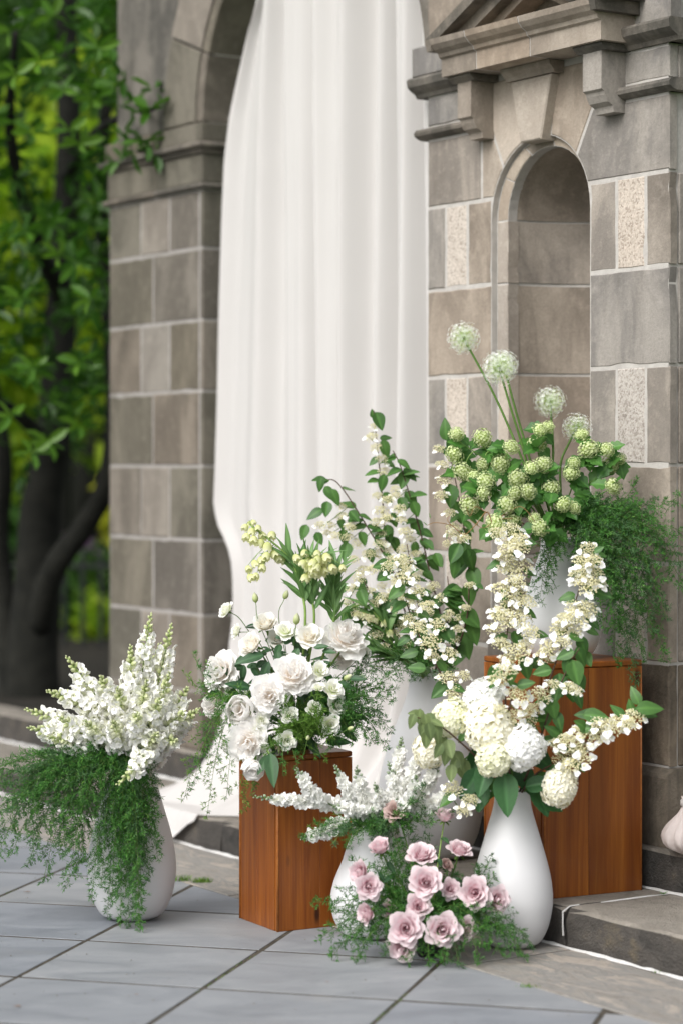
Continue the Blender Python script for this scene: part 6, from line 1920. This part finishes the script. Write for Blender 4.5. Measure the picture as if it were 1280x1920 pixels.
# green snowball viburnum and alliums on the taller pedestal
NB6 = V6 + Vector((0, 0, .29))
GN = 'green snowball branches on the taller pedestal'
for path, balls, lab in (
    ([(980, 930, 6.40), (920, 870, 6.36), (862, 830, 6.34)], [(855, 814, 17), (851, 852, 20), (866, 884, 20)], 'snowball branch farthest left, three heads stacked beside the stone joint'),
    ([(990, 930, 6.42), (940, 870, 6.40), (905, 838, 6.38)], [(903, 822, 19), (905, 872, 16)], 'snowball branch with a round head at the upper left'),
    ([(990, 930, 6.36), (955, 890, 6.30), (940, 880, 6.28)], [(938, 870, 20), (957, 838, 17)], 'snowball branch with an upright oval head left of the allium stems'),
    ([(1020, 920, 6.40), (1010, 860, 6.38), (1006, 835, 6.36)], [(1005, 832, 20), (1011, 806, 16), (1026, 801, 14)], 'snowball branch topmost behind the allium stems'),
    ([(1020, 930, 6.34), (1018, 890, 6.28), (1018, 876, 6.26)], [(1018, 871, 20), (995, 877, 15)], 'snowball branch with a flat head left of the single allium stem'),
    ([(980, 960, 6.36), (930, 920, 6.32), (890, 925, 6.30)], [(910, 902, 19), (880, 945, 20), (905, 925, 15), (885, 893, 15)], 'snowball branch low on the left above the curly willow'),
    ([(1010, 960, 6.32), (985, 920, 6.26), (975, 905, 6.24)], [(970, 898, 20), (990, 922, 18), (965, 925, 16)], 'snowball branch facing the viewer at the centre'),
    ([(1010, 980, 6.32), (965, 965, 6.26), (948, 955, 6.24)], [(950, 947, 21), (927, 982, 20), (962, 972, 17), (940, 995, 15)], 'snowball branch low at centre left over the cream clusters'),
    ([(1045, 970, 6.34), (1035, 930, 6.28), (1032, 920, 6.26)], [(1031, 915, 18), (1055, 946, 17), (1076, 953, 14)], 'snowball branch right of centre with a head hanging by a fine stalk'),
    ([(1060, 950, 6.42), (1085, 880, 6.42), (1100, 850, 6.40)], [(1102, 842, 20), (1089, 815, 15), (1070, 886, 16), (1075, 868, 13)], 'snowball branch at the upper right below the half hidden allium'),
    ([(1070, 950, 6.42), (1120, 890, 6.42), (1145, 865, 6.42)], [(1136, 843, 17), (1143, 871, 18), (1161, 860, 13)], 'snowball branch farthest right with three small heads'),
    ([(1040, 1000, 6.30), (1020, 990, 6.24), (1012, 992, 6.22)], [(1012, 989, 18), (1000, 972, 13)], 'snowball sprig lowest of all, over the vase neck'),
    ([(1070, 970, 6.38), (1120, 930, 6.36), (1146, 916, 6.35)], [(1148, 912, 16)], 'single snowball head at the right edge over the fern')):
    o = empty('snowball_branch', NB6, 0, label=lab, cat='snowball branch', group=GN)
    pth = smooth_path([NB6] + [at(*p) for p in path], 7)
    MB().tube(pth, .0026, .0014, 6).build('stem', M['stem'], o, True, off=NB6)
    Yb = path[-1][2]
    for (x, y, r) in balls:
        p = at(x, y, Yb + rng.uniform(-.03, .03)); R = mpx(r, Yb)
        near = min(pth, key=lambda q: (q - p).length)
        d = (p - near); d = d.normalized() if d.length > .01 else Vector((0, -.5, .8))
        ax = (Vector((rng.uniform(-.4, .4), -.6, .6)) + d * .4)
        sc = Matrix.Diagonal((R * rng.uniform(.82, 1.05), R * rng.uniform(.82, 1.05), R * rng.uniform(.72, 1.0), 1))
        obj('flower_ball', rng.choice(SNOWB), o, Matrix.Translation(p - NB6) @ frame_z(ax, rng.uniform(0, 6)) @ sc)
        MB().tube(smooth_path([near, near.lerp(p, .5) + Vector((0, 0, .01)), p], 4), .0015, .0012, 5).build('pedicel', M['stem_pale'], o, True, off=NB6)
        for k in range(2):
            d = Vector((rng.uniform(-1, 1), rng.uniform(-.5, .3), rng.uniform(-.9, .3)))
            put_leaf(o, NB6, p + Vector((0, .025, 0)) + d.normalized() * .008, d, (0, -.8, .6), rng.uniform(.038, .062), LEAF_S)
    for k in range(6):
        p = pth[int(len(pth) * rng.uniform(.35, .95))]
        d = Vector((rng.uniform(-1, 1), rng.uniform(-.8, .2), rng.uniform(-.8, .5)))
        put_leaf(o, NB6, p, d, (0, -.7, .7), rng.uniform(.045, .07), LEAF_S)
GA = 'white alliums on the taller pedestal'
for i, (x, y, Y, r, path, lab) in enumerate((
    (868, 634, 6.44, 34, [(1000, 930, 6.40), (982, 872, 6.40), (930, 750, 6.42)], 'highest white allium globe, farthest left on a long leaning stem'),
    (935, 690, 6.36, 37, [(1000, 930, 6.38), (982, 850, 6.37), (955, 760, 6.36)], 'largest white allium globe, second from the left'),
    (943, 683, 6.50, 30, [(1004, 930, 6.44), (994, 868, 6.46), (966, 770, 6.48)], 'allium almost wholly hidden behind the largest globe, its stem beside the others'),
    (1030, 753, 6.42, 33, [(1032, 930, 6.40), (1036, 850, 6.41), (1033, 790, 6.42)], 'white allium globe on a straight upright stem before the niche edge'),
    (1081, 802, 6.52, 31, [(1050, 930, 6.46), (1050, 870, 6.48), (1066, 830, 6.50)], 'lowest white allium globe, half covered by a snowball leaf'))):
    p = at(x, y, Y); o = empty('white_allium', NB6, 0, label=lab, cat='allium', group=GA)
    pd, fl = ALLIUM[i % 2]; R = mpx(r, Y) * .92
    m4 = tm(p - NB6, Matrix.Rotation(rng.uniform(0, 6), 4, 'Z'), R)
    obj('pedicels', pd, o, m4, kind='stuff'); obj('florets', fl, o, m4, kind='stuff')
    MB().tube(smooth_path([NB6] + [at(*q) for q in path] + [p], 8), .0038, .0030, 8).build('stem', M['stem'], o, True, off=NB6)
o = empty('willow_twig', NB6, 0, label='curly brown willow twig winding out left below the snowballs', cat='twig')
tw = [(985, 985, 6.32), (945, 965, 6.24), (925, 985, 6.20), (912, 960, 6.19), (890, 985, 6.18), (868, 1002, 6.18), (845, 985, 6.18), (815, 980, 6.18), (800, 985, 6.18)]
MB().tube(smooth_path([NB6] + [at(*p) for p in tw], 8), .0022, .0008, 5).build('stem', M['willow'], o, True, off=NB6)
for pts in ([(912, 962, 6.19), (890, 950, 6.18), (880, 968, 6.18), (872, 950, 6.18)], [(945, 965, 6.24), (975, 950, 6.2), (1000, 975, 6.2), (1015, 1000, 6.2)], [(980, 990, 6.26), (985, 1010, 6.2), (1010, 1025, 6.2)], [(845, 985, 6.18), (838, 975, 6.18), (842, 965, 6.18)], [(960, 972, 6.22), (930, 975, 6.2), (905, 990, 6.19), (880, 975, 6.19)]):
    MB().tube(smooth_path([at(*p) for p in pts], 6), .0012, .0006, 4).build('side_twig', M['willow'], o, True, off=NB6)
for x, y, dx, dz in ((806, 972, -.2, 1), (800, 985, -.6, .5), (838, 1000, -.2, -1), (880, 990, .3, -.9), (895, 975, .5, .6), (870, 1010, .5, -.6)):
    put_leaf(o, NB6, at(x, y, 6.18), Vector((dx, -.2, dz)), (0, -1, .3), .016, LEAF_F)

# ------------------------------------------------------------------ fern plumes
ORD = 'first second third fourth fifth sixth seventh eighth ninth tenth eleventh twelfth thirteenth fourteenth fifteenth sixteenth seventeenth eighteenth nineteenth twentieth'.split()
def plumes(group, label, cases, spread, mats, b, seed0, **kw):
    ys = sorted(c[1] for c in cases); lo, hi = ys[len(ys) // 3], ys[2 * len(ys) // 3]
    band = lambda c: 'upper' if c[1] <= lo else ('middle' if c[1] <= hi else 'lower')
    base_label = label
    for i, c in enumerate(cases):
        same = sorted([q for q in cases if band(q) == band(c)], key=lambda q: q[0])
        k = same.index(c)
        where = 'leftmost' if k == 0 else ('rightmost' if k == len(same) - 1 else ORD[k] + ' from left')
        label = base_label + ', ' + where + ' of its ' + band(c) + ' tips'
        ex, ey, eY = c[:3]; lift = c[3] if len(c) > 3 else 35
        frond('fern_frond', droop(*b, ex, ey, eY, lift), spread * rng.uniform(.8, 1.15), mats[i % len(mats)], label, group, seed0 + i, **kw)
L2 = [(-40, 1450, 6.42, 18), (-70, 1520, 6.45, 27), (10, 1468, 6.40, 21), (30, 1500, 6.38, 18), (-45, 1590, 6.42, 37), (0, 1562, 6.38, 31), (20, 1605, 6.42, 34), (60, 1530, 6.36, 27), (52, 1625, 6.40, 34), (92, 1560, 6.36, 24), (80, 1655, 6.44, 31), (112, 1600, 6.38, 27),
      (126, 1665, 6.42, 24), (-20, 1640, 6.46, 40), (100, 1505, 6.36, 18), (140, 1580, 6.35, 24), (146, 1640, 6.40, 24), (40, 1450, 6.40, 15), (70, 1480, 6.38, 15), (120, 1540, 6.36, 21), (10, 1525, 6.40, 24), (160, 1500, 6.34, 15), (90, 1450, 6.36, 11), (130, 1470, 6.35, 12), (60, 1580, 6.40, 27)]
plumes('fern plumes spilling left from the left vase', 'fern plume spilling left from the snapdragon vase', L2, .062, ['fern', 'fern', 'fern_grey'], (228, 1428, 6.44), 100)
F2 = [(172, 1690, 6.40, 25), (190, 1665, 6.38, 20), (202, 1722, 6.40, 22), (215, 1605, 6.37, 18), (226, 1732, 6.385, 20), (242, 1748, 6.385, 18), (236, 1682, 6.375, 18), (256, 1745, 6.385, 16), (250, 1655, 6.37, 16), (266, 1702, 6.38, 18), (272, 1610, 6.37, 15), (280, 1648, 6.38, 20),
      (286, 1560, 6.38, 15), (296, 1610, 6.40, 22), (292, 1500, 6.40, 15), (180, 1605, 6.37, 20), (210, 1545, 6.36, 12), (250, 1560, 6.35, 10), (230, 1500, 6.35, 8), (262, 1772, 6.33, 18), (195, 1560, 6.36, 14), (222, 1650, 6.37, 16), (210, 1690, 6.385, 16), (255, 1600, 6.36, 12), (270, 1530, 6.36, 10), (240, 1620, 6.36, 12)]
plumes('fern plumes hanging down the left vase', 'fern plume hanging down the snapdragon vase', F2, .042, ['fern', 'fern', 'fern_grey'], (245, 1415, 6.44), 200)
R6 = [(1275, 930, 6.36, 10), (1285, 1000, 6.34, 30), (1280, 1060, 6.34, 45), (1292, 1120, 6.36, 60), (1258, 1010, 6.30, 25), (1230, 935, 6.40, 10), (1195, 902, 6.44, 5), (1240, 1092, 6.30, 40), (1250, 1160, 6.32, 50), (1246, 1240, 6.34, 55), (1212, 1238, 6.30, 45), (1182, 1222, 6.27, 38),
      (1160, 1248, 6.26, 35), (1132, 1182, 6.26, 25), (1192, 1285, 6.28, 40), (1150, 1122, 6.26, 22), (1102, 1122, 6.27, 15), (1090, 1062, 6.27, 12), (1022, 1092, 6.28, 12), (1040, 1050, 6.26, 8), (1122, 1062, 6.26, 15), (1170, 1062, 6.27, 20), (1200, 1150, 6.27, 28), (1215, 1062, 6.28, 25), (1150, 985, 6.30, 10),
      (1182, 962, 6.36, 8), (1112, 985, 6.28, 8), (1010, 1130, 6.30, 12), (1160, 1180, 6.26, 28), (1225, 1185, 6.29, 38), (1120, 1120, 6.26, 18), (1210, 990, 6.32, 14), (1195, 1030, 6.28, 18), (1235, 1040, 6.30, 24), (1140, 1035, 6.25, 12)]
plumes('fern plumes on the taller pedestal', 'fern plume cascading right from the snowball vase', R6, .058, ['fern', 'fern', 'fern_grey'], (1062, 985, 6.38), 300)
P4 = [(360, 1222, 6.40, 10), (345, 1262, 6.38, 12), (378, 1292, 6.36, 12), (392, 1238, 6.38, 8), (360, 1480, 6.30, 40), (388, 1532, 6.30, 45), (402, 1440, 6.28, 30), (424, 1500, 6.28, 35), (372, 1432, 6.32, 30), (345, 1500, 6.34, 40)]
plumes('fern plumes at the left of the peonies', 'airy fern plume left of the white peonies', P4, .040, ['fern', 'fern_bright'], (470, 1330, 6.38), 400, dens=.8)
P4r = [(742, 1262, 6.40, 25), (738, 1312, 6.36, 25), (736, 1372, 6.34, 25), (702, 1395, 6.32, 20), (682, 1302, 6.32, 15), (702, 1252, 6.40, 15), (662, 1392, 6.30, 15), (724, 1405, 6.34, 30), (692, 1345, 6.32, 18), (642, 1385, 6.29, 12), (742, 1292, 6.42, 28), (670, 1260, 6.42, 10), (690, 1225, 6.46, 8), (660, 1330, 6.30, 12), (720, 1340, 6.33, 22), (650, 1300, 6.34, 10), (620, 1400, 6.29, 8), (845, 1260, 6.5, 70)]
plumes('fern plumes at the right of the peonies', 'dark fern plume right of the white peonies', P4r, .044, ['fern', 'fern', 'fern_grey'], (590, 1330, 6.38), 450)
P4c = [(535, 1310, 6.26, 8), (568, 1342, 6.25, 8), (602, 1350, 6.25, 10), (558, 1382, 6.24, 5), (622, 1385, 6.26, 8), (522, 1372, 6.24, 5), (592, 1302, 6.26, 12), (580, 1365, 6.24, 6), (545, 1345, 6.25, 6), (600, 1325, 6.25, 10), (500, 1420, 6.24, 5), (612, 1370, 6.26, 6)]
plumes('bright fern tufts among the peonies', 'yellow green fern tuft amid the white blooms', P4c, .034, ['fern_bright'], (560, 1370, 6.34), 500, nlen=.017)
P4d = [(500, 1402, 6.34, 5), (522, 1412, 6.33, 5), (560, 1402, 6.32, 5), (592, 1396, 6.32, 5), (632, 1397, 6.33, 8), (650, 1362, 6.34, 10), (672, 1372, 6.34, 12), (482, 1332, 6.36, 8), (522, 1292, 6.37, 8), (562, 1302, 6.36, 8), (602, 1292, 6.36, 10), (642, 1312, 6.36, 12), (662, 1282, 6.38, 14),
       (582, 1252, 6.40, 14), (622, 1242, 6.41, 14), (545, 1370, 6.33, 4), (610, 1352, 6.34, 6), (690, 1372, 6.35, 14), (705, 1330, 6.36, 16), (455, 1290, 6.40, 8)]
plumes('dark fern filling behind the white blooms', 'dark fern plume filling behind the white blooms', P4d, .045, ['fern', 'fern_grey'], (565, 1352, 6.42), 470)
P4b = [(470, 1490, 6.26, 8), (448, 1475, 6.28, 8), (560, 1445, 6.24, 8), (612, 1425, 6.27, 6), (530, 1455, 6.22, 8), (455, 1520, 6.28, 12), (480, 1380, 6.30, 5), (440, 1360, 6.32, 5)]
plumes('fern wisps over the pedestal edge', 'thin fern wisp over the shorter pedestal edge', P4b, .028, ['fern', 'fern_bright'], (530, 1395, 6.32), 540, dens=.8)
R7 = [(598, 1762, 6.02, 25), (622, 1795, 5.96, 25), (640, 1772, 5.96, 20), (662, 1805, 5.93, 20), (588, 1692, 6.06, 30), (622, 1702, 6.02, 25), (700, 1562, 6.15, 5), (742, 1572, 6.11, 5), (720, 1530, 6.19, 5), (762, 1542, 6.17, 0), (800, 1562, 6.13, 0), (850, 1622, 6.07, 8), (702, 1622, 6.06, 10),
      (662, 1602, 6.11, 12), (1002, 1775, 5.96, 35), (986, 1795, 5.92, 30), (962, 1752, 5.95, 25), (942, 1795, 5.90, 25), (922, 1602, 6.07, 8), (906, 1622, 6.05, 8), (926, 1642, 6.05, 8), (802, 1815, 5.87, 12), (862, 1815, 5.87, 15), (832, 1802, 5.87, 12), (902, 1802, 5.88, 18), (762, 1802, 5.88, 14), (722, 1792, 5.90, 15),
      (740, 1640, 6.04, 5), (730, 1680, 6.02, 8), (850, 1700, 6.01, 8), (910, 1730, 6.00, 12), (720, 1650, 6.04, 8), (820, 1700, 6.02, 5), (700, 1745, 5.99, 10), (840, 1625, 6.07, 2), (770, 1620, 6.07, 2), (650, 1740, 6.02, 15), (880, 1700, 6.02, 8), (965, 1775, 5.93, 25), (870, 1780, 5.97, 10), (930, 1750, 6.00, 15), (735, 1600, 6.09, 3), (660, 1660, 6.07, 10), (680, 1770, 5.99, 15), (800, 1780, 5.95, 8)]
plumes('fern plumes in the rose mound', 'fern plume in the mound of pink roses', R7, .048, ['fern', 'fern', 'fern_grey', 'fern'], (800, 1715, 6.03), 600)
S3 = [(600, 1562, 6.14, 5), (650, 1592, 6.10, 5), (622, 1582, 6.12, 5), (560, 1570, 6.16, 10), (720, 1540, 6.10, 0), (770, 1500, 6.08, 5), (800, 1470, 6.08, 10), (690, 1560, 6.10, 0), (740, 1545, 6.10, 0), (810, 1540, 6.1, 5), (640, 1560, 6.12, 0), (845, 1520, 6.1, 8)]
plumes('fern sprigs in the stock', 'grey green fern sprig in the white stock', S3, .036, ['fern_grey', 'fern'], (705, 1545, 6.24), 700)
L5 = [(700, 1245, 6.75, 15), (735, 1262, 6.74, 12), (850, 1265, 6.74, 10), (660, 1225, 6.74, 20), (770, 1275, 6.74, 5)]
plumes('fern wisps at the mouth of the largest vase', 'fern wisp at the largest vase mouth', L5, .035, ['fern'], (800, 1240, 6.86), 750)

# ------------------------------------------------------------------ small things on the paving
def tuft(x, y, n, h, label, spread=.02):
    Y = FPX * CAMH / (y - 880); b = Vector(((x - 640) / FPX * Y, Y, 0.0))
    mb = MB(); V = []
    for k in range(n):
        a = rng.uniform(0, 6.28); r = rng.uniform(0, spread); l = h * rng.uniform(.5, 1.1)
        p = Vector((r * math.cos(a) * 1.6, r * math.sin(a) * .7, 0)); d = Vector((rng.uniform(-.7, .7), rng.uniform(-.7, .7), 1)).normalized()
        s = d.cross(Vector((rng.uniform(-1, 1), rng.uniform(-1, 1), 0))).normalized() * .0012
        q = p + d * l * .6; t = p + d * l + Vector((d.x, d.y, -.3)) * l * .25
        mb.add([p - s, p + s, q + s * .8, q - s * .8, t], [(0, 1, 2, 3), (3, 2, 4)], [rng.random()] * 5)
    o = mb.build('grass_tuft', M['fern_bright'], None, attr='rnd')
    o.location = b
    props(o, label, 'grass tuft')
    return o
tuft(344, 1652, 60, .026, 'small grass tuft in the joint between slate and brown flagstone behind the left vase')
tuft(378, 1655, 110, .022, 'rounder moss green tuft where two slate joints meet the flagstones')
tuft(990, 1851, 40, .012, 'tiny green weed in the joint at the front flagstone edge')
tuft(1244, 1824, 40, .012, 'small weed at the white mortar below the step')
Y = FPX * (CAMH - SZ) / (1680 - 880)
w = empty('rosette_weed', (602 / FPX * Y, Y, SZ), 0, label='small dark green rosette weed in the mortar corner on the step', cat='weed')
for k in range(9):
    a = k * 2.4
    put_leaf(w, w.location, w.location + Vector((0, 0, .004)), (math.cos(a), math.sin(a), .5), (0, 0, 1), .017, LEAF_F)
V = []
for k in range(170):
    x, y = rng.uniform(-60, 1340), rng.uniform(1600, 1960)
    Y = FPX * CAMH / (y - 880); p = Vector(((x - 640) / FPX * Y, Y, 0))
    if (p - ORG).dot(UY) > -.02: continue
    s = rng.uniform(.0012, .0034); p.z = s * .5 + .001
    q = [p + Vector((rng.uniform(.5, 1) * s * ax, rng.uniform(.5, 1) * s * ay, az * s * .5)) for ax, ay, az in ((1, 0, 0), (0, 1, 0), (-1, 0, 0), (0, -1, 0), (0, 0, 1), (0, 0, -1))]
    V.append(q)
mb = MB()
for q in V: mb.add(q, [(0, 1, 4), (1, 2, 4), (2, 3, 4), (3, 0, 4), (1, 0, 5), (2, 1, 5), (3, 2, 5), (0, 3, 5)])
mb.build('grit', M['grit'], kind='stuff', label='scattered grit and crumbs on the slate paving', cat='grit')
# moss along some of the joints
mb = MB()
for (i0, r0, r1) in ((-1.818, 5.25, 5.75), (-1.335, 5.0, 5.45), (-1.818, 6.1, 6.5), (-2.784, 5.9, 6.5), (-1.335, 5.75, 6.0)):
    for k in range(60):
        p = D2 * (i0 + rng.gauss(0, .003)) + D1 * rng.uniform(r0, r1)
        h = rng.uniform(.002, .005); sd = Vector((rng.uniform(-1, 1), rng.uniform(-1, 1), 0)) * .002
        b0 = Vector((p.x, p.y, -.002))
        mb.add([b0 - sd, b0 + sd, b0 + Vector((rng.uniform(-.003, .003), rng.uniform(-.003, .003), .003 + h * .4))], [(0, 1, 2)], [rng.random() * .6] * 3)
mb.build('joint_moss', M['fern_bright'], attr='rnd', kind='stuff', label='green moss growing along the slate joints', cat='moss')
for x, y, s, a, lab in ((58, 1675, .022, .3, 'reddish fallen leaf on the slate left of the fern'), (40, 1890, .020, .1, 'brown fallen leaf at the lower left corner of the slate'), (260, 1868, .012, 0, 'tiny tan petal lying on the front slate'),
                        (617, 1844, .010, .2, 'tiny reddish petal lying on the slate below the roses'), (178, 1700, .014, .2, 'dry leaf scrap beside the foot of the left vase')):
    Y = FPX * CAMH / (y - 880)
    o = obj('fallen_leaf', LEAF_D[1].copy() if False else leaf_mesh('fallen_leaf', 'dry_leaf', .5, .02, .25, .05))
    o.matrix_local = tm(Vector(((x - 640) / FPX * Y, Y, .0045)), Matrix.Rotation(a + 1.2, 4, 'Z'), s)
    props(o, lab, 'fallen leaf')
